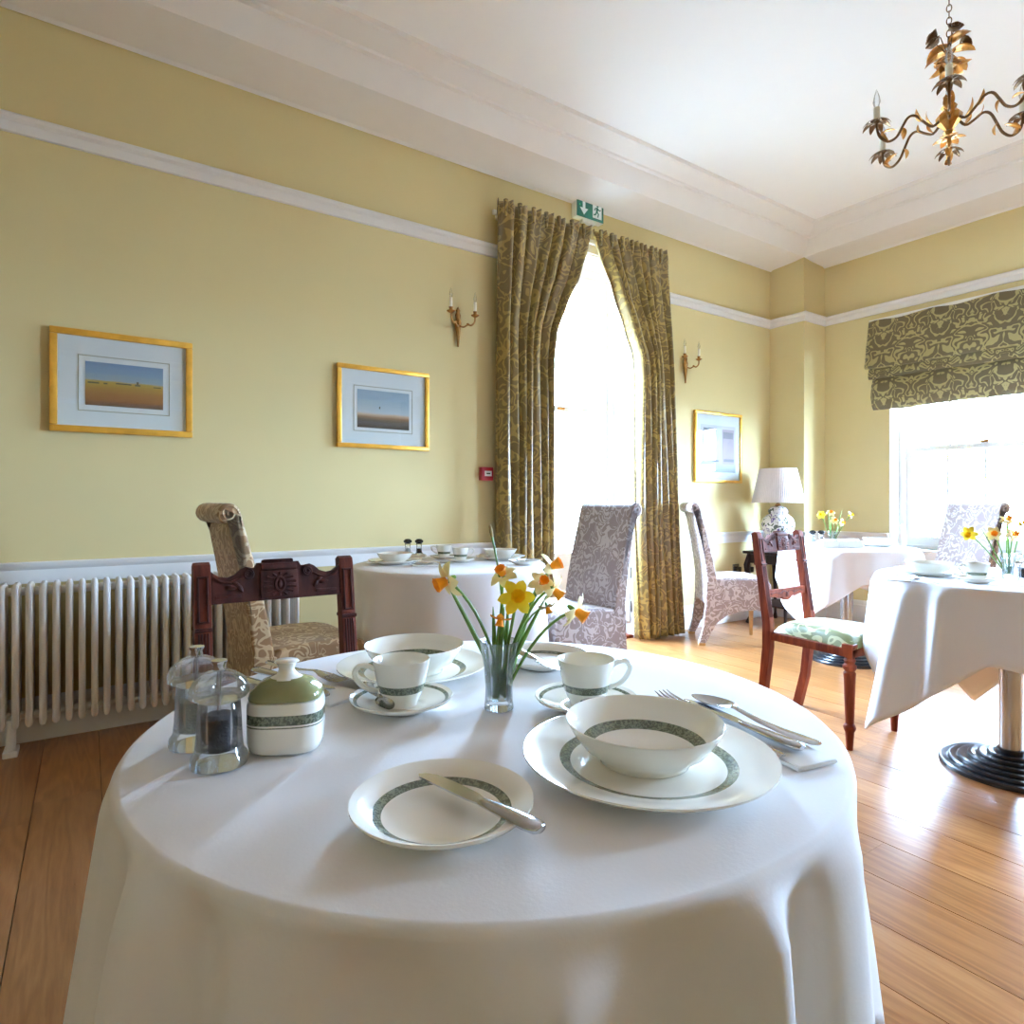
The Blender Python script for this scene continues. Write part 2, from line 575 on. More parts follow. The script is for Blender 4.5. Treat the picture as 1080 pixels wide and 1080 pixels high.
wb = MB()
wb.slab(WL - TH, DX0, WA, WA + TH, -0.1, CEIL); wb.slab(DX1, WB + TH, WA, WA + TH, -0.1, CEIL)
wb.slab(DX0, DX1, WA, WA + TH, DTOP, CEIL)
structure(wb.build('wall_back', 'wall'))
wr = MB(); ys = [WF - TH] + [v for ab in sorted(WIN) for v in ab] + [WA]
for i in range(0, len(ys), 2): wr.slab(WB, WB + TH, ys[i], ys[i + 1], -0.1, CEIL)
for a, b in WIN:
    wr.slab(WB, WB + TH, a, b, -0.1, WZ0); wr.slab(WB, WB + TH, a, b, WZ1, CEIL)
structure(wr.build('wall_right', 'wall'))
ws = MB(); ws.slab(STEP_X, WB, STEP_Y, WA, 0, CEIL - 0.05)
structure(ws.build('wall_corner', 'wall'))
wl = MB(); wl.slab(WL - TH, WL, WF - TH, WA, -0.1, CEIL); structure(wl.build('wall_left', 'wall'))
wf = MB(); wf.slab(WL, WB, WF - TH, WF, -0.1, CEIL); structure(wf.build('wall_front', 'wall'))

# ---- mouldings: profile (out, z) run along the walls
def run(profile, a, b, n):
    """a,b: 2D ends on the wall face; n: direction out of the wall; mitred by extension given in a,b offsets"""
    m = MB(); a = Vector(a); b = Vector(b); n = Vector(n)
    vs = []
    for p in (a, b):
        for o, z in profile: vs.append((p.x + n.x * o, p.y + n.y * o, z))
    k = len(profile)
    fs = [(i, (i + 1) % k, k + (i + 1) % k, k + i) for i in range(k)] + [tuple(range(k)), tuple(range(2 * k - 1, k - 1, -1))]
    return m.add(vs, fs)


def run_mitre(profile, a, b, n, ma, mb):
    """like run, each end mitred: the end moves ma/mb metres along the run per metre out"""
    m = MB(); a = Vector(a); b = Vector(b); n = Vector(n); d = (b - a).normalized()
    vs = []
    for p, q in ((a, ma), (b, mb)):
        for o, z in profile:
            vs.append((p.x + n.x * o + d.x * o * q, p.y + n.y * o + d.y * o * q, z))
    k = len(profile)
    fs = [(i, (i + 1) % k, k + (i + 1) % k, k + i) for i in range(k)] + [tuple(range(k)), tuple(range(2 * k - 1, k - 1, -1))]
    return m.add(vs, fs)


cor_prof = [(0, COR), (0.012, COR - 0.012), (0.03, COR), (0.10, COR + 0.004), (0.22, COR + 0.010), (0.335, COR + 0.024), (0.35, COR + 0.045),
            (0.40, COR + 0.10), (0.415, COR + 0.135), (0.44, COR + 0.137), (0.445, COR + 0.15), (0.52, COR + 0.168), (0.55, COR + 0.186), (0.57, COR + 0.186), (0.575, CEIL), (0, CEIL)]
structure(run_mitre(cor_prof, (WL, WA), (WB, WA), (0, -1), 1, -1).build('trim_1', 'cornice', smooth=25))
structure(run_mitre(cor_prof, (WB, WA), (WB, WF), (-1, 0), 1, -1).build('trim_2', 'cornice', smooth=25))
structure(run_mitre(cor_prof, (WB, WF), (WL, WF), (0, 1), 1, -1).build('trim_3', 'cornice', smooth=25))
structure(run_mitre(cor_prof, (WL, WF), (WL, WA), (1, 0), 1, -1).build('trim_4', 'cornice', smooth=25))

rp = [(0, RAIL_TOP - 0.075), (0.012, RAIL_TOP - 0.072), (0.020, RAIL_TOP - 0.05), (0.020, RAIL_TOP - 0.032), (0.034, RAIL_TOP - 0.02), (0.040, RAIL_TOP - 0.006), (0.036, RAIL_TOP), (0, RAIL_TOP)]
dp = [(0, DADO_TOP - 0.095), (0.010, DADO_TOP - 0.095), (0.014, DADO_TOP - 0.035), (0.022, DADO_TOP - 0.026), (0.030, DADO_TOP - 0.016), (0.034, DADO_TOP - 0.004), (0.030, DADO_TOP), (0, DADO_TOP)]
sp = [(0, 0), (0.022, 0), (0.022, SKIRT - 0.045), (0.016, SKIRT - 0.035), (0.014, SKIRT - 0.014), (0.006, SKIRT), (0, SKIRT)]
nt = [5]


def moulding(prof, name, wins, mat='white'):
    segs = []
    nm = lambda s: name + '_' + s if name == 'baseboard' else None
    segs.append(((WL, WA), (DX0 - 0.02, WA), (0, -1), 1, 0, 'back'))
    segs.append(((DX1 + 0.02, WA), (STEP_X, WA), (0, -1), 0, -1, 'back_right'))
    segs.append(((STEP_X, WA), (STEP_X, STEP_Y), (-1, 0), 1, 1, 'corner'))
    segs.append(((STEP_X, STEP_Y), (WB, STEP_Y), (0, -1), -1, -1, 'corner_return'))
    y = STEP_Y; first = True
    if wins:
        cut = sorted(WIN, reverse=True)
        for a, b in cut:
            segs.append(((WB, y), (WB, b), (-1, 0), 1 if first else 0, 0, 'right')); first = False; y = a
    segs.append(((WB, y), (WB, WF), (-1, 0), 1 if first else 0, -1, 'right_end'))
    segs.append(((WB, WF), (WL, WF), (0, 1), 1, -1, 'front'))
    segs.append(((WL, WF), (WL, WA), (1, 0), 1, -1, 'left'))
    for a, b, n, ma, mb, s in segs:
        if name == 'baseboard': q = 'baseboard_' + s
        else: q = 'trim_%d' % nt[0]; nt[0] += 1
        structure(run_mitre(prof, a, b, n, ma, mb).build(q, mat, smooth=25))


moulding(rp, 'picture_rail', False)
moulding(dp, 'dado_rail', True)
moulding(sp, 'baseboard', False)

# ---- outside: pale terrace and a shrub
g = MB(); g.slab(-30, 40, -30, 40, -0.30, -0.12)
structure(g.build('ground', 'ground'))

# ---- garden door in the rear wall
YD = WA + 0.25
door = MB()
fx0, fx1 = DX0 + 0.005, DX1 - 0.005
for x0, x1 in ((fx0, fx0 + 0.05), (fx1 - 0.05, fx1)): door.slab(x0, x1, YD - 0.03, YD + 0.07, 0.0, DTOP)
door.slab(fx0, fx1, YD - 0.03, YD + 0.07, DTOP - 0.06, DTOP)
door_o = structure(door.build('door_1', 'white', smooth=0))
d = MB(); sx0, sx1 = fx0 + 0.05, fx1 - 0.05
d.slab(sx0, sx0 + 0.055, YD, YD + 0.045, 0.03, DTOP - 0.06); d.slab(sx1 - 0.055, sx1, YD, YD + 0.045, 0.03, DTOP - 0.06)
for z0, z1 in ((0.03, 0.20), (0.60, 0.66), (1.735, 1.775), (DTOP - 0.13, DTOP - 0.06)):
    d.slab(sx0 + 0.055, sx1 - 0.055, YD, YD + 0.045, z0, z1)
d.build('door_stile', 'white', door_o, smooth=0)
d = MB(); d.slab(sx0 + 0.055, sx1 - 0.055, YD + 0.015, YD + 0.03, 0.20, 0.60); d.slab(sx0 + 0.11, sx1 - 0.11, YD + 0.006, YD + 0.03, 0.25, 0.55, bevel=0.006)
d.build('door_panel', 'white', door_o)
for z0, z1 in ((0.66, 1.735), (1.775, DTOP - 0.13)):
    d = MB(); d.slab(sx0 + 0.055, sx1 - 0.055, YD + 0.02, YD + 0.026, z0, z1); d.build('pane', 'pane', door_o, smooth=0)
d = MB(); d.slab((sx0 + sx1) / 2 - 0.03, (sx0 + sx1) / 2 + 0.03, YD - 0.012, YD, 1.745, 1.765, bevel=0.003); d.build('sash_lock', 'brass', door_o)
# white boxed reveals with folded shutters, hinges
for x0, x1, sgn in ((DX0, DX0 + 0.012, 1), (DX1 - 0.012, DX1, -1)):
    d = MB(); d.slab(x0, x1, WA - 0.004, YD - 0.03, 0.0, DTOP)
    xs = x0 + sgn * 0.012 if sgn > 0 else x0 - 0.012
    for z0, z1 in ((0.12, 0.85), (0.95, 1.75), (1.85, 2.7)):
        d.slab(xs, xs + 0.012, WA + 0.03, YD - 0.06, z0, z1, bevel=0.004)
    r = d.build('reveal_panel', 'white', door_o, smooth=0)
    for z in (0.24, 0.50, 1.6):
        h = MB(); xx = x1 if sgn > 0 else x0
        h.tube([(xx + sgn * 0.008, WA + 0.02, z - 0.04), (xx + sgn * 0.008, WA + 0.02, z + 0.04)], 0.006, 8); h.build('hinge', 'rubber_seal', r)
d = MB(); d.slab(DX0, DX1, WA - 0.003, YD - 0.03, DTOP - 0.012, DTOP); d.build('head_lining', 'white', door_o, smooth=0)
d = MB(); d.slab(DX0 + 0.012, DX1 - 0.012, WA + 0.0, WA + TH, -0.012, 0.022, bevel=0.004); d.build('threshold', 'red_mahogany', door_o)
d = MB(); d.slab(DX1 - 0.14, DX1 - 0.06, YD - 0.012, YD, 0.06, 0.085, bevel=0.003); d.build('bolt', 'bronze', door_o)
# architrave
d = MB()
for x0, x1 in ((DX0 - 0.09, DX0), (DX1, DX1 + 0.09)): d.slab(x0, x1, WA - 0.02, WA, 0, DTOP + 0.0, bevel=0.004)
d.slab(DX0 - 0.09, DX1 + 0.09, WA - 0.02, WA, DTOP, DTOP + 0.09, bevel=0.004)
d.build('architrave', 'white', door_o)

# ---- sash window in the window wall, plus the out-of-frame one added as fill
for wi, (y0, y1) in enumerate(WIN):
    XW = WB + 0.16
    m = MB()
    for a, b in ((y0, y0 + 0.06), (y1 - 0.06, y1)): m.slab(XW - 0.02, XW + 0.13, a, b, WZ0, WZ1)
    m.slab(XW - 0.02, XW + 0.13, y0, y1, WZ1 - 0.05, WZ1); m.slab(XW - 0.02, XW + 0.13, y0, y1, WZ0, WZ0 + 0.03)
    win = structure(m.build('window_%d' % (wi + 1), 'white', smooth=0))
    ga, gb = y0 + 0.06, y1 - 0.06
    zm = 1.49
    for sash, (x, za, zb) in enumerate(((XW, WZ0 + 0.03, zm + 0.02), (XW + 0.05, zm - 0.02, WZ1 - 0.05))):
        s = MB(); fw = 0.045
        s.slab(x, x + 0.04, ga, ga + fw, za, zb); s.slab(x, x + 0.04, gb - fw, gb, za, zb)
        s.slab(x, x + 0.04, ga + fw, gb - fw, za, za + (0.07 if sash == 0 else 0.04)); s.slab(x, x + 0.04, ga + fw, gb - fw, zb - 0.04, zb)
        so = s.build('sash', 'white', win, smooth=0)
        z_in0, z_in1 = za + (0.07 if sash == 0 else 0.04), zb - 0.04
        n = 4; step = (gb - ga - 2 * fw) / n
        for q in range(n):
            p = MB(); p.slab(x + 0.017, x + 0.022, ga + fw + q * step + 0.005, ga + fw + (q + 1) * step - 0.005, z_in0, z_in1); p.build('pane', 'pane', so, smooth=0)
            if q:
                b_ = MB(); b_.slab(x + 0.008, x + 0.032, ga + fw + q * step - 0.009, ga + fw + q * step + 0.009, z_in0, z_in1); b_.build('glazing_bar', 'white', so, smooth=0)
    p = MB(); p.box((XW - 0.004, (y0 + y1) / 2, zm + 0.03), (0.03, 0.06, 0.02), bevel=0.005); p.build('sash_lock', 'brass', win)
    for a, b in ((y0, y0 + 0.012), (y1 - 0.012, y1)):
        p = MB(); p.slab(WB - 0.004, XW - 0.02, a, b, WZ0, WZ1); p.build('reveal_panel', 'white', win, smooth=0)
    p = MB(); p.slab(WB - 0.05, XW - 0.02, y0 - 0.05, y1 + 0.05, WZ0 - 0.035, WZ0, bevel=0.006); p.build('window_sill', 'white', win)
    p = MB(); p.slab(WB - 0.012, WB, y0 - 0.03, y1 + 0.03, WZ0 - 0.11, WZ0 - 0.035, bevel=0.003); p.build('apron', 'white', win)

# ================================================================ FITTINGS ON THE WALLS
def on_back(px, py):            # a point on the rear wall face
    return at_y(px, py, WA)


# ---- curtains
def curtain(name, label, topz, left_fn, right_fn, flip):
    """left_fn/right_fn: x of the two edges against v (0 top, 1 floor)"""
    root = thing(name, label, 'curtain', ((left_fn(0) + right_fn(0)) / 2, WA - 0.11, 0.0), 0, 'garden door curtains')
    ox, oy = root.location.x, root.location.y
    npl = 7
    prng = random.Random(5 + flip)
    ph = [prng.uniform(-0.5, 0.5) for _ in range(npl + 2)]

    def pos(u, v):
        xl, xr = left_fn(v), right_fn(v)
        x = xl + (xr - xl) * u
        hd = min(1, v / 0.035)
        a = 2 * PI * npl * u + 0.6 * math.sin(3 * v + ph[int(u * npl)] * 0.3)
        wdt = (xr - xl)
        amp = 0.028 + 0.02 * min(1, v * 3)
        y = math.sin(a) * amp + 0.010 * math.sin(2.3 * a + 5 * v)
        x += 0.012 * math.cos(a * 1.0 + 0.7) * hd
        # gathered drape: the swept edge hangs in a soft bag just above the catch
        edge = u if flip else 1 - u
        bag = math.exp(-((v - 0.13) / 0.07) ** 2) * max(0, 1 - edge * 2.5)
        y -= 0.03 * bag
        z = topz * (1 - v) + 0.012
        if v < 0.03: y = y * (0.9 + 0.5 * math.cos(a)) 
        if v < 0.001: z += 0.008 * math.cos(a)
        return Vector((x - ox, y, z))
    m = MB(); m.grid(126, 70, pos)
    o = m.build('drape', 'curtain', root, smooth=80)
    sol = o.modifiers.new('thickness', 'SOLIDIFY'); sol.thickness = 0.004; sol.offset = 0
    # heading pleats
    for k in range(npl):
        u = (k + 0.5) / npl
        p = pos(u, 0.012)
        h = MB(); h.tube([(p.x, p.y - 0.006, topz - 0.085), (p.x, p.y - 0.012, topz - 0.04), (p.x, p.y - 0.008, topz + 0.018)], [0.010, 0.013, 0.016], 8)
        h.build('pinch_pleat', 'curtain', root)
    return root


def lerp_fn(pts):
    def f(v):
        for (a, x0), (b, x1) in zip(pts, pts[1:]):
            if v <= b:
                t = (v - a) / (b - a); t = t * t * (3 - 2 * t) * 0.35 + t * 0.65
                return x0 + (x1 - x0) * t
        return pts[-1][1]
    return f


YC = WA - 0.11
CT = 2.975
cx = lambda px, py=400: at_y(px, py, YC).x
curtain('curtain', 'olive gold damask curtain hanging on the left side of the garden door', CT,
        lerp_fn([(0, cx(526)), (1, cx(528))]),
        lerp_fn([(0, cx(622)), (0.05, cx(617)), (0.13, cx(606)), (0.20, cx(594)), (0.27, cx(584)), (0.33, cx(581)), (1, cx(583))]), 0)
curtain('curtain', 'olive gold damask curtain hanging on the right side of the garden door', CT,
        lerp_fn([(0, cx(627)), (0.06, cx(633)), (0.14, cx(645)), (0.22, cx(660)), (0.28, cx(670)), (0.34, cx(672)), (0.7, cx(671)), (1, cx(674))]),
        lerp_fn([(0, cx(701)), (0.3, cx(706)), (0.7, cx(713)), (1, cx(718))]), 1)
t = thing('curtain_rail', 'slim white curtain rail behind the damask curtain heading above the garden door', 'curtain rail', (2.95, WA - 0.05, CT - 0.05))
m = MB(); m.box((0, 0, 0), (1.56, 0.02, 0.03), bevel=0.004); m.build('rail', 'white', t)
for x in (-0.72, 0.0, 0.72):
    m = MB(); m.box((x, 0.0275, 0), (0.03, 0.035, 0.05), bevel=0.003); m.build('bracket', 'white', t)

# ---- roman blind on the window wall
yb1 = WIN[0][1] + 0.14; yb0 = WIN[0][0] - 0.14
t = thing('roman_blind', 'olive damask roman blind half drawn up over the sash window', 'blind', (WB, (yb0 + yb1) / 2, 1.83))
hw = (yb1 - yb0) / 2


def tier(profile, name, hw_):
    m = MB(); n = 40
    def fn(u, v):
        k = v * (len(profile) - 1); i = min(int(k), len(profile) - 2); f = k - i
        o = profile[i][0] * (1 - f) + profile[i + 1][0] * f; z = profile[i][1] * (1 - f) + profile[i + 1][1] * f
        y = -hw_ + 2 * hw_ * u
        sag = 0.006 * math.sin(u * 9 + z * 20) + 0.012 * (1 - (2 * u - 1) ** 2)
        return Vector((-o - 0.003 * math.sin(u * 23 + z * 31), y, z - sag * v))
    m.grid(n, 14, fn)
    o = m.build(name, 'blind', t, smooth=70)
    s = o.modifiers.new('thickness', 'SOLIDIFY'); s.thickness = 0.004; s.offset = 0
    return o


tier([(0.045, 0.765), (0.055, 0.74), (0.085, 0.60), (0.112, 0.45), (0.130, 0.36), (0.122, 0.342), (0.10, 0.35)], 'upper_panel', hw)
tier([(0.05, 0.42), (0.072, 0.37), (0.104, 0.31), (0.108, 0.272), (0.095, 0.258), (0.07, 0.27)], 'fold', hw - 0.02)
tier([(0.035, 0.35), (0.052, 0.28), (0.085, 0.20), (0.092, 0.10), (0.078, 0.03), (0.055, 0.0), (0.035, 0.01), (0.03, 0.05)], 'fold', hw - 0.035)
m = MB(); m.box((-0.028, 0, 0.75), (0.05, 2 * hw, 0.035), bevel=0.004); m.build('headrail', 'white', t)

# ---- framed prints on the rear wall
def picture(name, label, corners, fw, inset, art, art_rect, mount2=None, extra=None):
    tl, tr, bl, br = [on_back(*c) for c in corners]
    x0 = (tl.x + bl.x) / 2; x1 = (tr.x + br.x) / 2; z1 = (tl.z + tr.z) / 2; z0 = (bl.z + br.z) / 2
    W, H = x1 - x0, z1 - z0
    root = thing(name, label, 'picture', (x0, WA, z0), 0, 'gilt framed prints')
    m = MB()
    for (a, b, c, e) in ((0, 0, W, fw), (0, H - fw, W, H), (0, fw, fw, H - fw), (W - fw, fw, W, H - fw)):
        m.slab(a, c, -0.026, -0.001, b, e, bevel=0.006)
    m.build('frame', 'gilt', root)
    m = MB(); m.slab(fw, W - fw, -0.012, -0.004, fw, H - fw); m.build('mount', 'card', root, smooth=0)
    ax0, ax1, az0, az1 = art_rect
    ax0 = fw + ax0 * (W - 2 * fw); ax1 = fw + ax1 * (W - 2 * fw); az0 = fw + az0 * (H - 2 * fw); az1 = fw + az1 * (H - 2 * fw)
    if mount2:
        g_ = mount2
        m = MB()
        for (a, b, c, e) in ((ax0 - g_, az0 - g_, ax1 + g_, az0 - g_ + 0.004), (ax0 - g_, az1 + g_ - 0.004, ax1 + g_, az1 + g_),
                             (ax0 - g_, az0 - g_, ax0 - g_ + 0.004, az1 + g_), (ax1 + g_ - 0.004, az0 - g_, ax1 + g_, az1 + g_)):
            m.slab(a, c, -0.0135, -0.0115, b, e)
        m.build('mount_line', 'card_edge', root, smooth=0)
    stops, ns = art
    key = name + '_' + str(len(MAT)); MAT[key] = landscape('print_' + str(len(MAT)), stops, az0, az1, ns)
    m = MB(); m.slab(ax0, ax1, -0.0132, -0.011, az0, az1); sheet = m.build('print', key, root, smooth=0)
    if extra:
        for q_, (u, v, du, dv, mt) in enumerate(extra):
            xx = ax0 + u * (ax1 - ax0); zz = az0 + v * (az1 - az0); ww = du * (ax1 - ax0); hh = dv * (az1 - az0)
            m = MB(); m.slab(xx - ww / 2, xx + ww / 2, -0.0136 - 0.0003 * q_, -0.0131, zz - hh / 2, zz + hh / 2); m.build('printed_shape', mt, sheet, smooth=0)
    m = MB(); m.slab(fw, W - fw, -0.019, -0.0175, fw, H - fw); m.build('glazing', 'pane', root, smooth=0)
    return root


MAT['print_dark'] = plain('print_dark_tree', srgb(70, 62, 48), 0.7)
MAT['print_grey'] = plain('print_grey_wash', srgb(142, 136, 146), 0.8)
MAT['print_pale'] = plain('print_pale_pink', srgb(182, 162, 172), 0.8)
picture('framed_print', 'large gilt framed print of a harvest field, on the wall left above the radiator', ((53, 343.7), (203, 363.5), (51, 454), (202, 462.6)), 0.030, 0,
        ([(0.0, srgb(104, 70, 44)), (0.12, srgb(140, 88, 50)), (0.3, srgb(160, 104, 58)), (0.46, srgb(178, 138, 66)), (0.56, srgb(190, 156, 80)), (0.60, srgb(160, 172, 182)), (0.8, srgb(136, 158, 184)), (1, srgb(118, 142, 176))], 9),
        (0.20, 0.81, 0.24, 0.73), 0.028, [(0.1, 0.52, 0.14, 0.035, 'print_dark'), (0.25, 0.52, 0.05, 0.03, 'print_dark'), (0.48, 0.54, 0.2, 0.03, 'print_dark'), (0.66, 0.57, 0.03, 0.10, 'print_dark'), (0.66, 0.535, 0.07, 0.04, 'print_dark'), (0.92, 0.52, 0.1, 0.025, 'print_dark')])
picture('framed_print', 'gilt framed seascape print hanging below the left wall sconce', ((355, 383), (452, 394.7), (353.6, 471), (450, 476.4)), 0.026, 0,
        ([(0.0, srgb(84, 74, 70)), (0.2, srgb(104, 90, 82)), (0.28, srgb(150, 112, 86)), (0.36, srgb(206, 172, 150)), (0.42, srgb(190, 196, 202)), (0.75, srgb(162, 178, 194)), (1, srgb(150, 166, 184))], 5),
        (0.18, 0.80, 0.22, 0.74), 0.022, [(0.42, 0.55, 0.022, 0.06, 'print_dark')])
picture('framed_print', 'upright gilt framed pale watercolour hanging between the right curtain and the lamp', ((730.4, 432), (780.4, 438), (731.5, 508.5), (780.4, 510)), 0.024, 0,
        ([(0.0, srgb(160, 168, 164)), (0.2, srgb(196, 190, 196)), (0.5, srgb(202, 192, 200)), (1, srgb(212, 206, 210))], 6),
        (0.10, 0.90, 0.12, 0.84), None, [(0.25, 0.90, 0.36, 0.07, 'print_grey'), (0.78, 0.55, 0.34, 0.75, 'print_pale'), (0.78, 0.80, 0.3, 0.14, 'print_grey'), (0.8, 0.26, 0.3, 0.06, 'print_grey'), (0.3, 0.24, 0.4, 0.04, 'print_grey')])


# ---- wall sconces
def sconce(label, px, py):
    p = on_back(px, py)
    root = thing('wall_sconce', label, 'wall light', (p.x, WA, p.z), 0, 'brass candle sconces')
    m = MB(); m.lathe([(0, -0.155), (0.006, -0.15), (0.011, -0.10), (0.020, -0.03), (0.024, 0.0), (0.015, 0.02), (0.020, 0.045), (0.012, 0.065), (0.016, 0.075), (0.0, 0.10)], 16, sy=0.7,
                       M=Matrix.Translation((0, -0.02, 0)))
    m.ball((0, -0.030, 0.0), (0.016, 0.012, 0.024)); m.build('back_plate', 'brass', root)
    for s in (-1, 1):
        pts = [(0, -0.03, -0.02), (s * 0.022, -0.05, -0.032), (s * 0.045, -0.066, -0.018), (s * 0.062, -0.078, -0.022), (s * 0.082, -0.085, 0.0), (s * 0.086, -0.085, 0.03)]
        m = MB(); m.tube(spline(pts, 4), 0.0055, 8)
        m.ball((s * 0.045, -0.066, -0.012), (0.010, 0.007, 0.006))
        a = m.build('arm', 'brass', root)
        m = MB(); m.lathe([(0.0, 0.028), (0.008, 0.03), (0.025, 0.040), (0.027, 0.044), (0.012, 0.044), (0.011, 0.060), (0.014, 0.066), (0.0, 0.066)], 16, M=Matrix.Translation((s * 0.086, -0.085, 0)))
        m.build('drip_pan', 'brass', a)
        m = MB(); m.lathe([(0, 0.06), (0.009, 0.062), (0.009, 0.125), (0.0, 0.126)], 12, M=Matrix.Translation((s * 0.086, -0.085, 0))); m.build('candle_tube', 'ivory', a)
        m = MB(); m.lathe([(0, 0.126), (0.006, 0.126), (0.010, 0.145), (0.006, 0.168), (0.0012, 0.188), (0, 0.189)], 12, M=Matrix.Translation((s * 0.086, -0.085, 0))); m.build('bulb', 'acrylic', a)
    return root


sconce('two-armed brass candle sconce on the wall left of the left curtain', 481.5, 341)
sconce('two-armed brass candle sconce above the upright watercolour right of the curtains', 721, 385)

# ---- manual call point
p = on_back(511, 500)
t = thing('fire_call_point', 'small red fire alarm call point beside the left curtain', 'fire alarm', (p.x, WA, p.z))
m = MB(); m.box((0, -0.02, 0), (0.087, 0.040, 0.087), bevel=0.006); m.build('case', 'red', t)
m = MB(); m.box((0.003, -0.0412, 0.002), (0.052, 0.003, 0.034), bevel=0.001); m.build('label_plate', 'sign_white', t)
m = MB(); m.box((0.003, -0.0432, 0.002), (0.028, 0.001, 0.008)); m.build('printed_mark', 'black', t)

# ---- exit sign
p = on_back(617, 224)
t = thing('exit_sign', 'green emergency exit sign with white arrow and running figure above the curtains', 'sign', (p.x, WA, p.z))
m = MB(); m.box((0, -0.028, 0), (0.255, 0.056, 0.15), bevel=0.004); m.build('case', 'sign_white', t)
m = MB(); m.box((0, -0.058, 0), (0.25, 0.006, 0.145), bevel=0.001); fc = m.build('face', 'exit_green', t)
m = MB(); m.prism([(-0.012, 0.052), (0.012, 0.052), (0.012, -0.008), (0.038, -0.008), (0, -0.055), (-0.038, -0.008), (-0.012, -0.008)], -0.0625, -0.0605, 'xz', M=Matrix.Translation((-0.062, 0, 0)))
m.build('arrow', 'sign_white', fc, smooth=0)
m = MB(); m.slab(0.02, 0.105, -0.0625, -0.0605, -0.055, 0.055); dr = m.build('doorway', 'sign_white', fc, smooth=0)
m = MB(); Y0 = -0.0645
m.ball((0.066, -0.0635, 0.036), (0.010, 0.002, 0.010), 12)
for pts, r in (([(0.064, Y0, 0.024), (0.058, Y0, -0.006)], 0.010), ([(0.058, Y0, -0.006), (0.074, Y0, -0.020), (0.068, Y0, -0.044)], 0.0055),
               ([(0.056, Y0, -0.008), (0.046, Y0, -0.028), (0.028, Y0, -0.034)], 0.0055), ([(0.064, Y0, 0.018), (0.084, Y0, 0.006), (0.094, Y0, 0.014)], 0.0045), ([(0.060, Y0, 0.018), (0.044, Y0, 0.016), (0.036, Y0, 0.000)], 0.0045)):
    m.tube([(a, -0.0635, c) for a, b, c in pts], r, 6, flat=1.0)
for i, v in enumerate(m.v): m.v[i] = (v[0], max(-0.0640, min(-0.0622, v[1])), v[2])
m.build('running_figure', 'exit_green', dr, smooth=0)
m = MB(); m.box((-0.10, -0.0615, 0.01), (0.006, 0.002, 0.01)); MAT['led'] = plain('green_indicator', srgb(60, 220, 120), 0.4); m.build('indicator', 'led', fc)
m = MB(); m.box((0.0, -0.028, -0.085), (0.12, 0.03, 0.025), bevel=0.003); m.build('junction_box', 'sign_white', t)

# ---- power sockets by the side table
for px, lab in ((775.5, 'chrome double power socket with black plug, left of the pair near the side table'), (788.5, 'chrome power socket with black plug, nearer the side table leg')):
    p = on_back(px, 600)
    t = thing('power_socket', lab, 'socket', (p.x, WA, p.z), 0, 'sockets below the dado rail')
    m = MB(); m.box((0, -0.004, 0), (0.086, 0.008, 0.086), bevel=0.003); m.build('plate', 'chrome', t)
    m = MB(); m.box((0.008, -0.025, -0.004), (0.05, 0.035, 0.05), bevel=0.008); m.build('plug', 'black', t)

# ---- radiator
foot = at_z(12, 795, 0)
RY = WA - 0.125                       # centre line of the radiator
t = thing('radiator', 'white column radiator standing below the dado rail on the left wall', 'radiator', (foot.x, RY, 0))
s = MB()
zb, zt = 0.112, 0.706
for dy in (-0.054, -0.018, 0.018, 0.054):
    s.tube([(0, dy, zb + 0.0), (0, dy, zb + 0.012), (0, dy, zt - 0.012), (0, dy, zt)], [0.007, 0.0135, 0.0135, 0.007], 10)
for z in (zb + 0.035, zt - 0.035):
    s.box((0, 0, z), (0.027, 0.132, 0.055), bevel=0.011)
sec = s.mesh('section', 'white', 50)
sp_ = 0.0455
xl, xr = -1.9, on_back(303, 640).x
n = int((xr - (foot.x + xl)) / sp_)
for k in range(n):
    o = bpy.data.objects.new('section', sec); COL.objects.link(o); o.parent = t; o.location = (xr - foot.x - k * sp_, 0, 0)
for z in (zb + 0.035, zt - 0.035):
    m = MB(); m.tube([(xr - foot.x - n * sp_, 0, z), (xr - foot.x + 0.01, 0, z)], 0.018, 10); m.build('header_pipe', 'white', t)
for k in (-1.35, 0.0, 0.62, 0.95):
    m = MB(); m.tube([(k, -0.045, 0.005), (k, -0.045, 0.15)], 0.018, 10); m.box((k, -0.03, 0.012), (0.05, 0.10, 0.024), bevel=0.004); m.build('foot', 'white', t)
m = MB(); m.tube([(xr - foot.x + 0.035, 0, 0.0), (xr - foot.x + 0.035, 0, zb + 0.035), (xr - foot.x + 0.0, 0, zb + 0.035)], 0.009, 8); m.build('pipe', 'white', t)
m = MB(); m.tube([(xr - foot.x + 0.035, 0, zb + 0.02), (xr - foot.x + 0.035, 0, zb + 0.12)], 0.017, 10); m.build('valve', 'white', t)

# ---- chandelier
hub = at_depth(1001, 125, 2.64)
t = thing('chandelier', 'gilt leafy six-armed chandelier with candle bulbs hanging from the ceiling', 'chandelier', hub, YAW - math.atan((1001 - 540) / F) + PI)
m = MB(); m.lathe([(0, -0.125), (0.004, -0.12), (0.010, -0.10), (0.006, -0.085), (0.014, -0.07), (0.022, -0.058), (0.012, -0.05), (0.022, -0.042), (0.046, -0.014), (0.048, 0.010), (0.024, 0.036), (0.030, 0.05), (0.012, 0.07), (0.012, 0.08), (0, 0.08)], 8)
m.build('hub', 'gold_leaf', t, smooth=20)
m = MB(); m.tube([(0, 0, 0.07), (0, 0, 0.21)], 0.012, 12); m.build('stem', 'chrome', t)


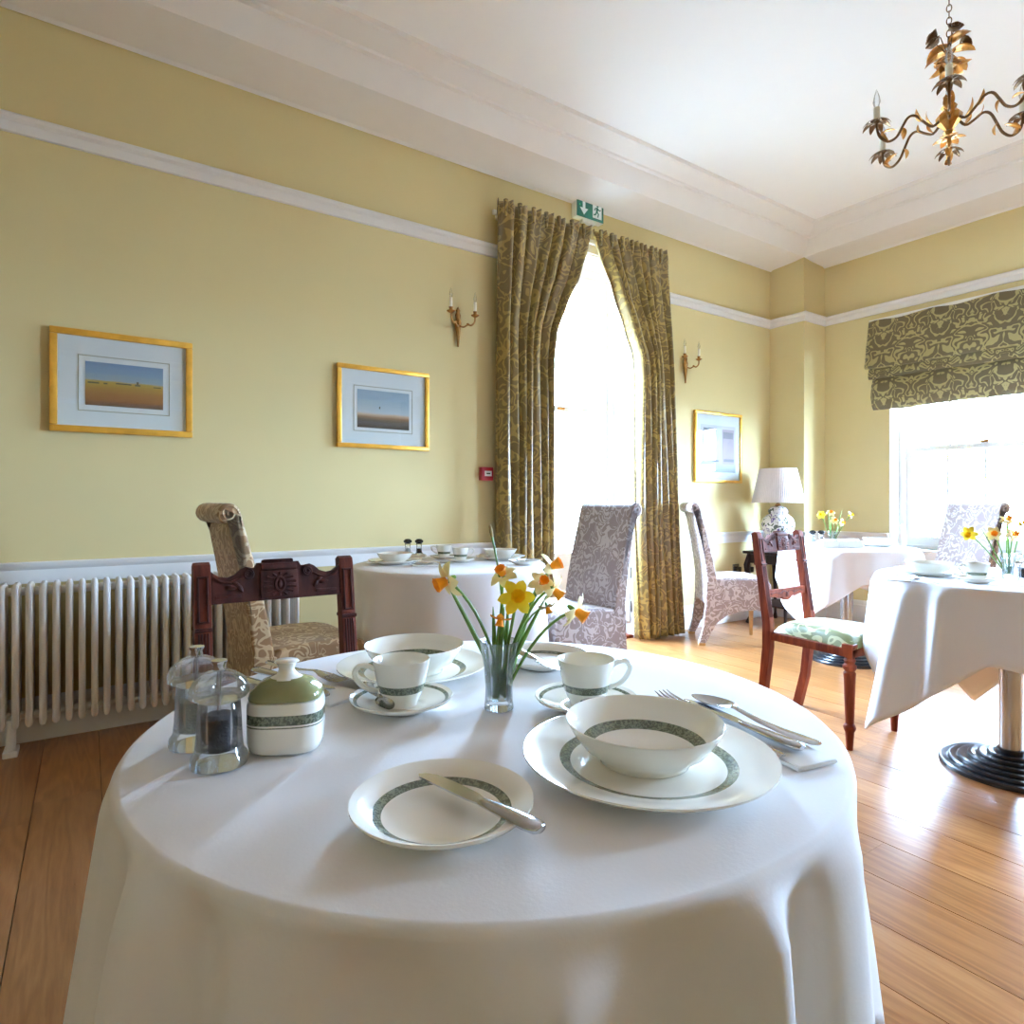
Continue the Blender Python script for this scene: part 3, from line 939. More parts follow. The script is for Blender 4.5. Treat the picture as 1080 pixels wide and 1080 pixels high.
def leaf_mesh(L, W, curl=0.3, jag=0):
    m = MB()
    def fn(u, v):
        w = W * math.sin(PI * min(1, (v * 0.9 + 0.06))) ** 0.8 * (1 - 0.35 * v)
        if jag: w *= 1 + 0.25 * math.sin(v * 16)
        x = (u - 0.5) * 2 * w * (0.02 if v > 0.99 else 1)
        return Vector((L * v * math.cos(curl * v), x, L * v * math.sin(curl * v) - 0.25 * abs(x)))
    m.grid(4, 8, fn)
    return m


def aim(mb, base, yaw, pitch, roll=0):
    M = Matrix.Translation(base) @ Matrix.Rotation(yaw, 4, 'Z') @ Matrix.Rotation(-pitch, 4, 'Y') @ Matrix.Rotation(roll, 4, 'X')
    mb.v = [tuple(M @ Vector(v)) for v in mb.v]
    return mb


def solid(o, th=0.0012):
    s = o.modifiers.new('thickness', 'SOLIDIFY'); s.thickness = th; s.offset = 0
    return o


for k in range(6):
    a = k * PI / 3
    ca, sa = math.cos(a), math.sin(a)
    prof = [(0.030, 0.0), (0.065, -0.030), (0.10, -0.010), (0.135, 0.018), (0.165, 0.012), (0.19, -0.030), (0.212, -0.068), (0.245, -0.085), (0.278, -0.065), (0.29, -0.03), (0.292, 0.0)]
    m = MB(); m.tube(spline([(r * ca, r * sa, z) for r, z in prof], 4), 0.0054, 8)
    arm = m.build('arm', 'bronze', t)
    for (r, z, pt, L) in ((0.06, -0.028, 0.7, 0.075), (0.105, -0.006, 0.6, 0.06), (0.19, -0.03, -2.2, 0.05), (0.282, -0.062, 2.3, 0.07), (0.245, -0.085, 0.5, 0.055)):
        lf = aim(leaf_mesh(L, 0.016, 0.5), (r * ca, r * sa, z), a + prng.uniform(-0.4, 0.4), pt)
        solid(lf.build('leaf', 'gold_leaf', arm))
    cx_, cy_ = 0.292 * ca, 0.292 * sa
    fl_ = MB()
    for q in range(8):
        lf = aim(leaf_mesh(0.060, 0.016, -1.0), (cx_, cy_, -0.002), q * PI / 4 + a, 0.62)
        fl_.add(lf.v, lf.f)
    fl_.ball((cx_, cy_, 0.0), (0.012, 0.012, 0.008))
    solid(fl_.build('flower_cup', 'bronze', arm))
    m = MB(); m.lathe([(0, 0.002), (0.0125, 0.002), (0.0125, 0.060), (0, 0.060)], 12, M=Matrix.Translation((cx_, cy_, 0))); m.build('candle_tube', 'ivory', arm)
    m = MB(); m.lathe([(0, 0.060), (0.008, 0.060), (0.015, 0.085), (0.009, 0.115), (0.001, 0.138), (0, 0.139)], 12, M=Matrix.Translation((cx_, cy_, 0))); m.build('bulb', 'acrylic', arm)
# crown of leaves and little roses round the top of the stem
for q in range(9):
    lf = aim(leaf_mesh(0.095, 0.032, -0.9), (0, 0, 0.21 + 0.035 * (q % 4)), q * 2.4, 0.75 - 0.15 * (q % 3)); solid(lf.build('crown_leaf', 'gold_leaf', t))
for q in range(6):
    lf = aim(leaf_mesh(0.10, 0.034, 0.5), (0, 0, 0.27), q * 1.05 + 0.3, -1.25 + 0.1 * (q % 2)); solid(lf.build('crown_leaf', 'gold_leaf', t))
for q, (yw, r, z) in enumerate(((0.4, 0.055, 0.345), (2.0, 0.06, 0.31), (3.4, 0.075, 0.28), (4.9, 0.06, 0.36), (5.6, 0.085, 0.30))):
    c = Vector((r * math.cos(yw), r * math.sin(yw), z))
    m = MB(); m.tube([(0, 0, 0.25), (c.x * 0.5, c.y * 0.5, z - 0.01), c], 0.002, 6)
    st = m.build('rose_stem', 'bronze', t)
    m = MB()
    for rr, zz in ((0.030, 0.0), (0.019, 0.005), (0.010, 0.009)):
        m.lathe([(rr * 0.5, zz - 0.012), (rr, zz + 0.006), (rr * 0.9, zz + 0.008)], 10, M=Matrix.Translation(c) @ Matrix.Rotation(yw, 4, 'Z') @ Matrix.Rotation(0.9, 4, 'Y'))
    solid(m.build('rose', 'bronze', st))
for q in range(6):
    lf = aim(leaf_mesh(0.060, 0.02, -0.6), (0, 0, -0.085), q * PI / 3 + 0.5, 0.45); solid(lf.build('finial_leaf', 'gold_leaf', t))
m = MB(); m.tube([(0, 0, 0.21), (0, 0, 0.345)], 0.006, 8); m.build('rod', 'bronze', t)
z = 0.345; q = 0
top = CEIL - hub.z
while z < top - 0.05:
    m = MB(); pts = []
    for k in range(12):
        a = 2 * PI * k / 12; u, v = 0.009 * math.cos(a), 0.016 * math.sin(a)
        pts.append((u, 0, z + 0.014 + v) if q % 2 else (0, u, z + 0.014 + v))
    m.tube(pts, 0.0022, 6, closed=True); m.build('chain_link', 'bronze', t)
    z += 0.0265; q += 1
m = MB(); m.lathe([(0, z - 0.01 - 0.0), (0.01, z - 0.008), (0.03, top - 0.03), (0.05, top - 0.006), (0.05, top - 0.001), (0, top - 0.001)], 20); m.build('ceiling_rose', 'gold_leaf', t)

# ================================================================ FURNITURE
TOP = 0.75          # cloth surface
T_NEAR = Vector((0.48, 0.762, 0))
T_BACK = Vector((1.453, 2.676, 0))
T_FAR = Vector((4.17, 2.19, 0))
T_RIGHT = Vector((2.992, 0.931, 0))


# ---- pedestal tables
def make_table(label, loc, R):
    t = thing('pedestal_table', label, 'table', loc, 0, 'round pedestal tables')
    m = MB(); m.lathe([(0, TOP - 0.034), (R - 0.034, TOP - 0.034), (R - 0.028, TOP - 0.028), (R - 0.028, TOP - 0.010), (R - 0.032, TOP - 0.004), (0, TOP - 0.004)], 48); m.build('tabletop', 'beech', t)
    m = MB(); m.lathe([(0, 0.06), (0.038, 0.06), (0.038, TOP - 0.034), (0, TOP - 0.034)], 24); m.build('column', 'chrome', t)
    prof = [(0, 0.0), (0.235, 0.0)]
    for k in range(6):
        r = 0.235 - k * 0.032; z = 0.006 + k * 0.010
        prof += [(r, z), (r, z + 0.008), (r - 0.004, z + 0.013), (r - 0.014, z + 0.013), (r - 0.020, z + 0.010)]
    prof += [(0.045, 0.068), (0.045, 0.085), (0.038, 0.088), (0, 0.088)]
    m = MB(); m.lathe(prof, 48); m.build('ringed_base', 'black_metal', t, smooth=30)
    m = MB(); m.box((0, 0, TOP - 0.04), (0.30, 0.05, 0.012)); m.box((0, 0, TOP - 0.04), (0.05, 0.30, 0.0121)); m.build('top_plate', 'black_metal', t)
    return t


# ---- tablecloths
def cloth(name, label, loc, R, base, tips, waves, flare=0.12, seed=1, rot=0.0, group='white tablecloths', dents=(), ridges=()):
    """round top, hanging skirt; tips: (angle deg, extra length, width deg, extra flare); waves: (count, phase, size)"""
    rng = random.Random(seed)
    NA, NS, NT_ = 240, 18, 5
    def tipw(a, c, w):
        d = (a - math.radians(c) + PI) % (2 * PI) - PI
        return math.exp(-(d / math.radians(w)) ** 2)
    vs = []; rows = []
    def cusp(a, c, w):
        d = abs((a - math.radians(c) + PI) % (2 * PI) - PI) / math.radians(w * 1.9)
        return max(0.0, 1 - d) ** 1.15
    def fold(a):
        return sum(A * math.cos(n * a + p) for n, p, A in waves) + sum(h * tipw(a, c, w) for c, w, h in ridges)
    def P(a, s):
        # s < 0: on the top (fraction), s >= 0: distance down the skirt
        L = base + sum(e * cusp(a, c, w) for c, e, w, f in tips)
        fl = flare + sum(f * tipw(a, c, w) for c, e, w, f in tips)
        d = s * L
        g_ = min(1, max(0, d - 0.004) / 0.05)
        f = fold(a) * g_ * g_ * (3 - 2 * g_) * (0.6 + 0.4 * min(1, d / 0.3))
        ang = fl
        rc = 0.010
        if d < rc * 1.5:
            th = d / rc
            r = R + rc * math.sin(th); z = TOP - rc * (1 - math.cos(th))
        else:
            th = 1.5
            d2 = d - rc * 1.5
            r = R + rc * math.sin(th) + d2 * math.sin(ang); z = TOP - rc * (1 - math.cos(th)) - d2 * math.cos(ang)
        r += f
        for (c, w, amt) in dents: r -= amt * tipw(a, c, w) * min(1, d / 0.12)
        return Vector((r * math.cos(a), r * math.sin(a), z))
    ss = [0, .012, .03, .05, .075, .10] + [0.10 + 0.90 * ((k + 1) / NS) for k in range(NS)]
    m = MB()
    rings = []
    for k in range(NT_): 
        r = R * (k + 1) / NT_
        rings.append([Vector((r * math.cos(2 * PI * i / NA), r * math.sin(2 * PI * i / NA), TOP + 0.0006 * math.sin(7 * k + i * .13) * (k < NT_ - 1))) for i in range(NA)])
    for s in ss[1:]:
        rings.append([P(2 * PI * i / NA, s) for i in range(NA)])
    verts = [Vector((0, 0, TOP))]; faces = []
    for rg in rings: verts += rg
    for i in range(NA): faces.append((0, 1 + i, 1 + (i + 1) % NA))
    for k in range(len(rings) - 1):
        for i in range(NA):
            j = (i + 1) % NA
            a = 1 + k * NA
            faces.append((a + i, a + NA + i, a + NA + j, a + j))
    m.add(verts, faces)
    o = m.build(name, 'linen', None, smooth=80, loc=loc, rz=rot)
    solid(o, 0.0016).modifiers['thickness'].offset = -1
    return tag(o, label, 'tablecloth', group)


make_table('round pedestal table hidden under the nearest white cloth', T_NEAR, 0.45)
make_table('round pedestal table under the white cloth in front of the radiator wall', T_BACK, 0.45)
make_table('round pedestal table under the white cloth in the far corner', T_FAR, 0.40)
make_table('round pedestal table with chrome column and black ringed base at the right edge', T_RIGHT, 0.45)
cloth('tablecloth', 'large white cloth draped over the nearest round table', T_NEAR, 0.452, 0.255,
      [(-152, 0.24, 20, 0.12), (174, 0.02, 16, 0.08), (-28, 0.25, 20, 0.12), (28, 0.22, 18, 0.10), (140, 0.10, 14, 0.06)],
      [(13, 0.6, 0.005), (19, 2.0, 0.004), (7, 1.1, 0.004)], 0.05, 1, dents=[(90, 30, 0.01)],
      ridges=[(-118, 6, 0.031), (-133, 6, -0.028), (-105, 5, -0.028), (-95, 3.5, 0.044), (-86, 4, -0.027), (-74, 5, 0.024), (-146, 4, 0.017), (-152, 4, -0.028), (-160, 5, 0.031), (-171, 6, -0.024), (172, 5, 0.020), (-60, 6, -0.024), (-40, 7, 0.025), (150, 7, -0.017), (130, 6, 0.020), (20, 8, -0.020)])
cloth('tablecloth', 'white cloth hanging long over the round table by the left curtain', T_BACK, 0.452, 0.46, [(-45, 0.05, 30, 0.03), (225, 0.05, 30, 0.03)],
      [(11, 0.0, 0.010), (7, 2.0, 0.010)], 0.02, 2, dents=[(0, 30, 0.02), (180, 30, 0.02)])
cloth('tablecloth', 'white cloth with hanging points over the round table in the far corner', T_FAR, 0.402, 0.21,
      [(175, 0.27, 24, 0.10), (272, 0.26, 22, 0.10), (0, 0.2, 20, 0.1), (45, 0.12, 18, 0.05)], [(11, 0.5, 0.016), (7, 1.0, 0.014)], 0.10, 3)
cloth('tablecloth', 'white cloth with a deep hanging corner over the table at the right edge', T_RIGHT, 0.452, 0.27,
      [(152, 0.32, 20, 0.14), (32, 0.38, 20, 0.02), (-65, 0.25, 22, 0.12), (242, 0.10, 22, 0.05)], [(9, 0.4, 0.022), (6, 1.5, 0.018), (14, 0.2, 0.010)], 0.08, 4, ridges=[(173, 4, 0.035), (163, 5, -0.02), (190, 8, -0.02), (210, 6, 0.02)])


# ---- carved dining chair, local +X is the way it faces
def turned_leg(x, y):
    pr = [(0, 0.0), (0.013, 0.0), (0.016, 0.05), (0.018, 0.075), (0.023, 0.085), (0.025, 0.095), (0.022, 0.105), (0.017, 0.112), (0.020, 0.20), (0.023, 0.30), (0.025, 0.325), (0.019, 0.333),
          (0.027, 0.345), (0.027, 0.356), (0.019, 0.366), (0.024, 0.378), (0.019, 0.388), (0.021, 0.40), (0, 0.40)]
    m = MB(); m.lathe(pr, 16, M=Matrix.Translation((x, y, 0)))
    m.box((x, y, 0.422), (0.046, 0.046, 0.050), bevel=0.003)
    return m


def make_carved_chair(label, loc, phi, wood, dark):
    t = thing('carved_chair', label, 'chair', loc, phi, 'carved wooden dining chairs')
    for s in (-1, 1):
        turned_leg(0.195, s * 0.195).build('leg', wood, t)
    # rear posts: sabre leg, seat joint, raked upper post with sunk panel and flutes
    for s in (-1, 1):
        y = s * 0.175
        poly = [(-0.285, 0.0), (-0.245, 0.0), (-0.205, 0.16), (-0.180, 0.36), (-0.180, 0.47), (-0.205, 0.62), (-0.245, 0.885), (-0.250, 0.899), (-0.265, 0.904), (-0.282, 0.895), (-0.280, 0.880), (-0.242, 0.62), (-0.222, 0.47), (-0.222, 0.36), (-0.240, 0.18)]
        m = MB(); m.prism(poly, y - 0.019, y + 0.019, 'xz', bevel=0.003)
        post = weighted(m.build('post', wood, t))
        rk = math.atan2(0.04, 0.27)
        for zz0, zz1, nm in ((0.765, 0.87, 'sunk_panel'), (0.50, 0.74, 'flute')):
            for face in (1, -1):
                def pt(z, off):
                    xf = -0.205 - (z - 0.62) * 0.148 if z > 0.62 else -0.180 - (z - 0.47) * 0.167
                    xb = -0.242 - (z - 0.62) * 0.143 if z > 0.62 else -0.222 - (z - 0.47) * 0.133
                    return (xf + off) if face > 0 else (xb - off)
                q = MB()
                if nm == 'sunk_panel':
                    for dy0, dy1, a, b in ((-0.012, -0.008, zz0, zz1), (0.008, 0.012, zz0, zz1)):
                        q.tube([(pt(a, 0.001), y + (dy0 + dy1) / 2, a), (pt(b, 0.001), y + (dy0 + dy1) / 2, b)], 0.0028, 6)
                    for a in (zz0, zz1): q.tube([(pt(a, 0.001), y - 0.012, a), (pt(a, 0.001), y + 0.012, a)], 0.0028, 6)
                else:
                    for dy in (-0.010, -0.0035, 0.0035, 0.010):
                        q.tube([(pt(zz0 + (zz1 - zz0) * k / 4, 0.0008), y + dy, zz0 + (zz1 - zz0) * k / 4) for k in range(5)], 0.0024, 6)
                    q.tube([(pt(zz1 + 0.008, 0.002), y - 0.019, zz1 + 0.008), (pt(zz1 + 0.008, 0.002), y + 0.019, zz1 + 0.008)], 0.005, 6)
                q.build(nm, dark, post)
    # crest rail: central tablet, dipped shoulders with scrolls
    xc = -0.248
    W = 0.156
    half = [(0.050, 0.897), (0.056, 0.886), (0.064, 0.886), (0.078, 0.889), (0.090, 0.883), (0.103, 0.871), (0.120, 0.865), (0.138, 0.868), (0.150, 0.876), (W, 0.882), (W, 0.803)]
    poly = half + [(-u, v) for u, v in reversed(half)]
    lean = Matrix.Translation((xc, 0, 0.82)) @ Matrix.Rotation(-0.147, 4, 'Y') @ Matrix.Translation((0, 0, -0.82))
    m = MB(); m.prism(poly, -0.011, 0.011, 'yz', bevel=0.003, M=lean)
    crest = weighted(m.build('crest_rail', dark, t))
    for f in (1, -1):
        x = f * 0.011
        m = MB(); m.box((x + f * 0.003, 0, 0.842), (0.010, 0.092, 0.068), bevel=0.004, M=lean)
        m.box((x + f * 0.004, 0, 0.886), (0.012, 0.088, 0.016), bevel=0.005, M=lean); m.box((0, 0, 0.899), (0.02, 0.076, 0.012), bevel=0.005, M=lean)
        m.build('tablet', dark, crest)
        m = MB(); c = x + f * 0.009
        pts = [Vector((c, 0.011 * math.cos(a), 0.841 + 0.017 * math.sin(a))) for a in [2 * PI * k / 16 for k in range(16)]]
        m.tube([lean @ p for p in pts], 0.0034, 6, closed=True)
        m.ball((0, 0, 0), 1, 10, M=lean @ Matrix.Translation((c, 0, 0.841)) @ Matrix.Diagonal((0.004, 0.006, 0.010, 1)))
        for k in range(14):
            a = 2 * PI * k / 14 + 0.2
            ey, ez = 0.040 * math.cos(a), 0.029 * math.sin(a)
            m.tube([lean @ Vector((c - f * 0.001, 0.018 * math.cos(a), 0.841 + 0.022 * math.sin(a))), lean @ Vector((c - f * 0.001, ey, 0.841 + ez))], [0.002, 0.0038], 6)
        m.build('rosette', dark, crest)
        for s in (-1, 1):
            m = MB(); pts = []
            for k in range(26):
                a = k * 0.5; r = 0.013 * (1 - k / 34)
                pts.append(lean @ Vector((x + f * 0.002, s * (0.072 + r * math.cos(a + 1.6)), 0.870 + r * math.sin(a + 1.6))))
            m.tube(pts, 0.0028, 6)
            pts = [lean @ Vector((x + f * 0.002, s * u, v)) for u, v in ((0.084, 0.866), (0.098, 0.858), (0.115, 0.852), (0.135, 0.855), (0.150, 0.866))]
            m.tube(pts, [0.003, 0.0035, 0.003, 0.003, 0.002], 6)
            m.build('scroll', dark, crest)
            m = MB()
            for (u, v, an) in ((0.100, 0.847, 0.6), (0.112, 0.840, 0.1), (0.092, 0.838, 1.1)):
                m.ball((0, 0, 0), 1, 8, M=lean @ Matrix.Translation((x + f * 0.001, s * u, v)) @ Matrix.Rotation(s * an, 4, 'X') @ Matrix.Diagonal((0.005, 0.013, 0.0055, 1)))
            m.box((x + f * 0.001, s * 0.118, 0.818), (0.004, 0.055, 0.008), bevel=0.0015, M=lean)
            m.build('carved_leaf', dark, crest)
    # middle rail, shaped below
    hz = 0.60; xm = -0.222
    half = [(0.0, hz + 0.022), (0.156, hz + 0.022), (0.156, hz - 0.014), (0.10, hz - 0.014), (0.07, hz - 0.022), (0.045, hz - 0.018), (0.025, hz - 0.032), (0.0, hz - 0.038)]
    poly = half + [(-u, v) for u, v in reversed(half[1:-1])]
    m = MB(); m.prism(poly, xm - 0.010, xm + 0.010, 'yz', bevel=0.003)
    mid = weighted(m.build('middle_rail', wood, t))
    m = MB()
    for f in (1, -1):
        for s in (-1, 1):
            m.tube([(xm + f * 0.011, s * u, hz + v) for u, v in ((0.006, 0.004), (0.03, 0.012), (0.06, 0.0), (0.10, 0.008), (0.135, 0.004))], 0.003, 6)
        m.ball((xm + f * 0.010, 0, hz - 0.008), (0.005, 0.014, 0.014), 10)
    m.build('carving', dark, mid)
    # seat frame and stuffed seat
    m = MB(); m.prism([(0.218, -0.218), (0.218, 0.218), (-0.200, 0.180), (-0.200, -0.180)], 0.392, 0.428, 'xy', bevel=0.004); m.build('seat_rail', wood, t)
    m = MB()
    def seat(u, v):
        x = -0.185 + 0.405 * v; w = 0.150 + (0.215 - 0.150) * v
        e = max(abs(2 * u - 1), abs(2 * v - 1)); r = 1 - max(0, e - 0.78) / 0.22
        y = (2 * u - 1) * w
        d = (1 - (2 * u - 1) ** 4) * (1 - (2 * v - 1) ** 4)
        return Vector((x, y, 0.429 + 0.040 * (r ** 0.5) + 0.018 * d))
    m.grid(20, 20, seat)
    n = len(m.v)
    def seat_b(u, v):
        x = -0.185 + 0.405 * v; w = 0.150 + 0.065 * v
        return Vector((x, (2 * u - 1) * w, 0.429))
    m.grid(20, 20, seat_b)
    m.build('seat', 'seat_green', t, smooth=80)
    return t


make_carved_chair('dark carved wooden chair with its back between the near table and the radiator', (0.40, 1.395, 0), -PI / 2, 'mahogany', 'dark_mahogany')
make_carved_chair('red mahogany carved chair with green damask seat tucked beside the right table', (2.865, 1.585, 0), -PI / 2, 'red_mahogany', 'mahogany')
make_carved_chair('carved chair with green damask seat, only a seat corner at the bottom edge', (0.463, 0.128, 0), PI / 2, 'mahogany', 'dark_mahogany')


# ---- upholstered scroll-back chair, local +X is the way it faces
def make_scroll_chair(label, loc, phi, fabric):
    t = thing('scroll_back_chair', label, 'chair', loc, phi, 'upholstered scroll-back chairs')
    W = 0.225
    # backrest with rolled top
    scx, scz, sr = -0.285, 1.005, 0.040
    front = [(-0.12, 0.30), (-0.125, 0.48), (-0.150, 0.62), (-0.185, 0.78), (-0.222, 0.92)]
    arc = [(scx + sr * math.cos(a), scz + sr * math.sin(a)) for a in [math.radians(d) for d in (10, 35, 60, 85, 110, 135, 160, 185, 210, 235, 260, 285, 305)]]
    rear = [(-0.272, 0.93), (-0.248, 0.80), (-0.218, 0.62), (-0.200, 0.48), (-0.200, 0.30)]
    m = MB(); m.prism(front + arc + rear, -W, W, 'xz', bevel=0.012, seg=3)
    back = weighted(m.build('backrest', fabric, t, smooth=50))
    for s in (-1, 1):   # piped spiral on the end of each roll
        m = MB(); pts = [(scx + sr * 0.8 * (1 - k / 22) * math.cos(k * 0.55), s * (W + 0.001), scz + sr * 0.8 * (1 - k / 22) * math.sin(k * 0.55)) for k in range(20)]
        m.tube(pts, 0.003, 6); m.build('scroll_piping', fabric, back)
    # seat
    m = MB()
    poly = [(-0.14, 0.30), (0.235, 0.285), (0.255, 0.31), (0.262, 0.40), (0.255, 0.450), (0.235, 0.478), (0.18, 0.492), (0.06, 0.498), (-0.06, 0.492), (-0.13, 0.48)]
    m.prism(poly, -W, W, 'xz', bevel=0.022, seg=3); weighted(m.build('seat', fabric, t, smooth=60))
    # swept side skirts running down into the rear legs
    for s in (-1, 1):
        poly = [(-0.20, 0.47), (-0.205, 0.30), (-0.225, 0.12), (-0.255, 0.018), (-0.205, 0.018), (-0.165, 0.10), (-0.12, 0.17), (-0.05, 0.225), (0.05, 0.255), (0.14, 0.262), (0.24, 0.255), (0.258, 0.27), (0.258, 0.33), (0.0, 0.36), (-0.12, 0.46)]
        y0, y1 = (W - 0.045, W + 0.003) if s > 0 else (-W - 0.003, -W + 0.045)
        m = MB(); m.prism(poly, y0, y1, 'xz', bevel=0.006); weighted(m.build('side_skirt', fabric, t, smooth=50))
        m = MB(); m.prism([(-0.255, 0.0), (-0.208, 0.0), (-0.206, 0.020), (-0.254, 0.020)], (y0 + 0.004), (y1 - 0.004), 'xz', bevel=0.002); m.build('rear_foot', 'beech', t)
        m = MB(); m.lathe([(0, 0), (0.014, 0), (0.024, 0.27), (0, 0.27)], 4, M=Matrix.Translation((0.225, s * (W - 0.03), 0)) @ Matrix.Rotation(PI / 4, 4, 'Z')); m.build('leg', 'beech', t, smooth=20)
    m = MB(); m.box((0.05, 0, 0.283), (0.36, 2 * W - 0.08, 0.01)); m.build('underside', 'dark_under', t)
    m = MB(); m.box((0.256, 0, 0.29), (0.012, 2 * W - 0.05, 0.07), bevel=0.004); m.build('front_skirt', fabric, t)
    return t


make_scroll_chair('tan scroll-back upholstered chair in front of the radiator, left of the rear table', (0.705, 2.70, 0), math.radians(2), 'jacquard_tan')
make_scroll_chair('rose-grey scroll-back upholstered chair standing before the garden door', (2.19, 2.66, 0), math.radians(178), 'jacquard_rose')
make_scroll_chair('pale scroll-back upholstered chair seen side on, right of the right curtain', (4.03, 3.02, 0), math.radians(-40), 'jacquard_rose')
make_scroll_chair('rose-grey scroll-back chair with its back against the sash window', (4.90, 1.93, 0), math.radians(152), 'jacquard_rose')

# ---- side table and lamp in the corner
lt = Vector((4.93, 3.16, 0)); LZ = 0.625
t = thing('side_table', 'small dark wooden side table under the table lamp', 'side table', lt)
m = MB(); m.box((0, 0, LZ - 0.012), (0.46, 0.42, 0.024), bevel=0.006); m.build('tabletop', 'dark_wood', t)
m = MB(); m.box((0, 0, LZ - 0.064), (0.40, 0.36, 0.08), bevel=0.003); m.build('frieze', 'dark_wood', t)
for sx in (-1, 1):
    for sy in (-1, 1):
        x, y = sx * 0.185, sy * 0.165
        m = MB(); m.tube([(x, y, LZ - 0.03), (x + sx * 0.020, y + sy * 0.018, LZ - 0.12), (x + sx * 0.004, y + sy * 0.004, 0.25), (x, y, 0.06), (x + sx * 0.012, y + sy * 0.010, 0.015), (x + sx * 0.016, y + sy * 0.014, 0.0)],
                          [0.024, 0.027, 0.015, 0.011, 0.020, 0.018], 8); m.build('leg', 'dark_wood', t)
m = MB(); m.box((0, 0, 0.17), (0.37, 0.33, 0.016), bevel=0.004); m.build('shelf', 'dark_wood', t)

lp = at_depth(820.5, 580, 5.40); lp.z = LZ
t = thing('table_lamp', 'ginger jar table lamp with floral body and pleated cream shade', 'lamp', lp)
m = MB(); m.lathe([(0, 0), (0.075, 0), (0.078, 0.012), (0.066, 0.02), (0.066, 0.026), (0, 0.026)], 24); m.build('plinth', 'dark_wood', t)
m = MB(); m.lathe([(0, 0.026), (0.062, 0.026), (0.070, 0.05), (0.096, 0.11), (0.130, 0.19), (0.136, 0.235), (0.122, 0.28), (0.088, 0.312), (0.074, 0.322), (0.076, 0.328), (0.082, 0.335), (0.080, 0.352), (0.060, 0.375), (0.02, 0.39), (0, 0.39)], 32); m.build('jar', 'floral', t)
m = MB(); m.lathe([(0, 0.388), (0.030, 0.390), (0.020, 0.402), (0.012, 0.412), (0.012, 0.47), (0, 0.47)], 16); m.build('neck', 'brass', t)
m = MB(); N_ = 168
pr = [(0.212, 0.415), (0.212, 0.418), (0.150, 0.705), (0.150, 0.708), (0.145, 0.706), (0.205, 0.418), (0.212, 0.415)]
m.lathe(pr, N_, ribs=lambda i: 0.012 * (1 if i % 2 else -1)); m.build('shade', 'shade', t, smooth=15)
m = MB(); m.ball((0, 0, 0.50), (0.03, 0.03, 0.045)); m.build('bulb', 'ivory', t)
m = MB()
for k in range(3):
    a = k * 2 * PI / 3; m.tube([(0.012 * math.cos(a), 0.012 * math.sin(a), 0.455), (0.10 * math.cos(a), 0.10 * math.sin(a), 0.66), (0.148 * math.cos(a), 0.148 * math.sin(a), 0.70)], 0.0025, 6)
m.build('shade_carrier', 'brass', t)

# ================================================================ TABLEWARE
def plate(label, loc, R, group='white plates with green band', ring=(0.60, 0.70), rz=0.0):
    """rim rises from a flat well; green band round the edge of the well"""
    prof = [(0, 0.0), (R * 0.58, 0.0), (R * 0.62, 0.003), (R * 0.97, 0.0155), (R, 0.0185), (R, 0.0205), (R * 0.985, 0.0205), (R * 0.80, 0.0125), (R * ring[1], 0.0095), (R * (ring[1] - 0.008), 0.0093), (R * ring[0], 0.0060), (R * 0.52, 0.0050), (0, 0.0050)]
    mats = [0] * (len(prof) - 1); mats[8] = 1; mats[9] = 1
    m = MB(); m.lathe(prof, 64, mats); o = m.build('plate', ['china', 'band'], None, smooth=50, loc=loc, rz=rz)
    return tag(o, label, 'plate', group)


def bowl(label, loc, R, group='white bowls with green band'):
    prof = [(0, 0.004), (R * 0.50, 0.004), (R * 0.53, 0.0), (R * 0.57, 0.0), (R * 0.60, 0.006), (R * 0.80, 0.018), (R * 0.93, 0.034), (R, 0.0455), (R * 0.995, 0.0465), (R * 0.975, 0.0455), (R * 0.90, 0.034), (R * 0.78, 0.0215), (R * 0.66, 0.0135), (R * 0.55, 0.0090), (0, 0.0080)]
    mats = [0] * (len(prof) - 1); mats[11] = 1
    m = MB(); m.lathe(prof, 64, mats); o = m.build('bowl', ['china', 'band'], None, smooth=50, loc=loc)
    return tag(o, label, 'bowl', group)


def saucer(label, loc, group='white saucers with green band'):
    R = 0.074
    prof = [(0, 0.001), (R * 0.50, 0.0), (R * 0.55, 0.002), (R * 0.97, 0.015), (R, 0.0185), (R * 0.99, 0.0195), (R * 0.95, 0.0172), (R * 0.92, 0.0162), (R * 0.85, 0.0140), (R * 0.50, 0.0052), (R * 0.42, 0.0045), (R * 0.40, 0.0055), (0, 0.0045)]
    mats = [0] * (len(prof) - 1); mats[7] = 1
    m = MB(); m.lathe(prof, 48, mats); o = m.build('saucer', ['china', 'band'], None, smooth=50, loc=loc)
    return tag(o, label, 'saucer', group)


def cup(label, loc, rz, group='white teacups with green band'):
    t = thing('teacup', label, 'cup', loc, rz, group)
    prof = [(0, 0.003), (0.018, 0.003), (0.020, 0.0), (0.023, 0.0), (0.024, 0.005), (0.0285, 0.014), (0.0315, 0.0215), (0.0345, 0.0325), (0.0385, 0.052), (0.0410, 0.065), (0.0406, 0.0662), (0.0398, 0.065), (0.0370, 0.050), (0.0330, 0.030), (0.0285, 0.017), (0.020, 0.008), (0, 0.006)]
    mats = [0] * (len(prof) - 1); mats[6] = 1
    m = MB(); m.lathe(prof, 40, mats); m.build('bowl', ['china', 'band'], t, smooth=50)
    m = MB(); m.tube(spline([(0.0380, 0, 0.054), (0.048, 0, 0.0595), (0.059, 0, 0.0605), (0.066, 0, 0.052), (0.062, 0, 0.040), (0.051, 0, 0.029), (0.0335, 0, 0.0225)], 4), 0.0030, 10, flat=1.25)
    m.build('handle', 'china', t)
    return t


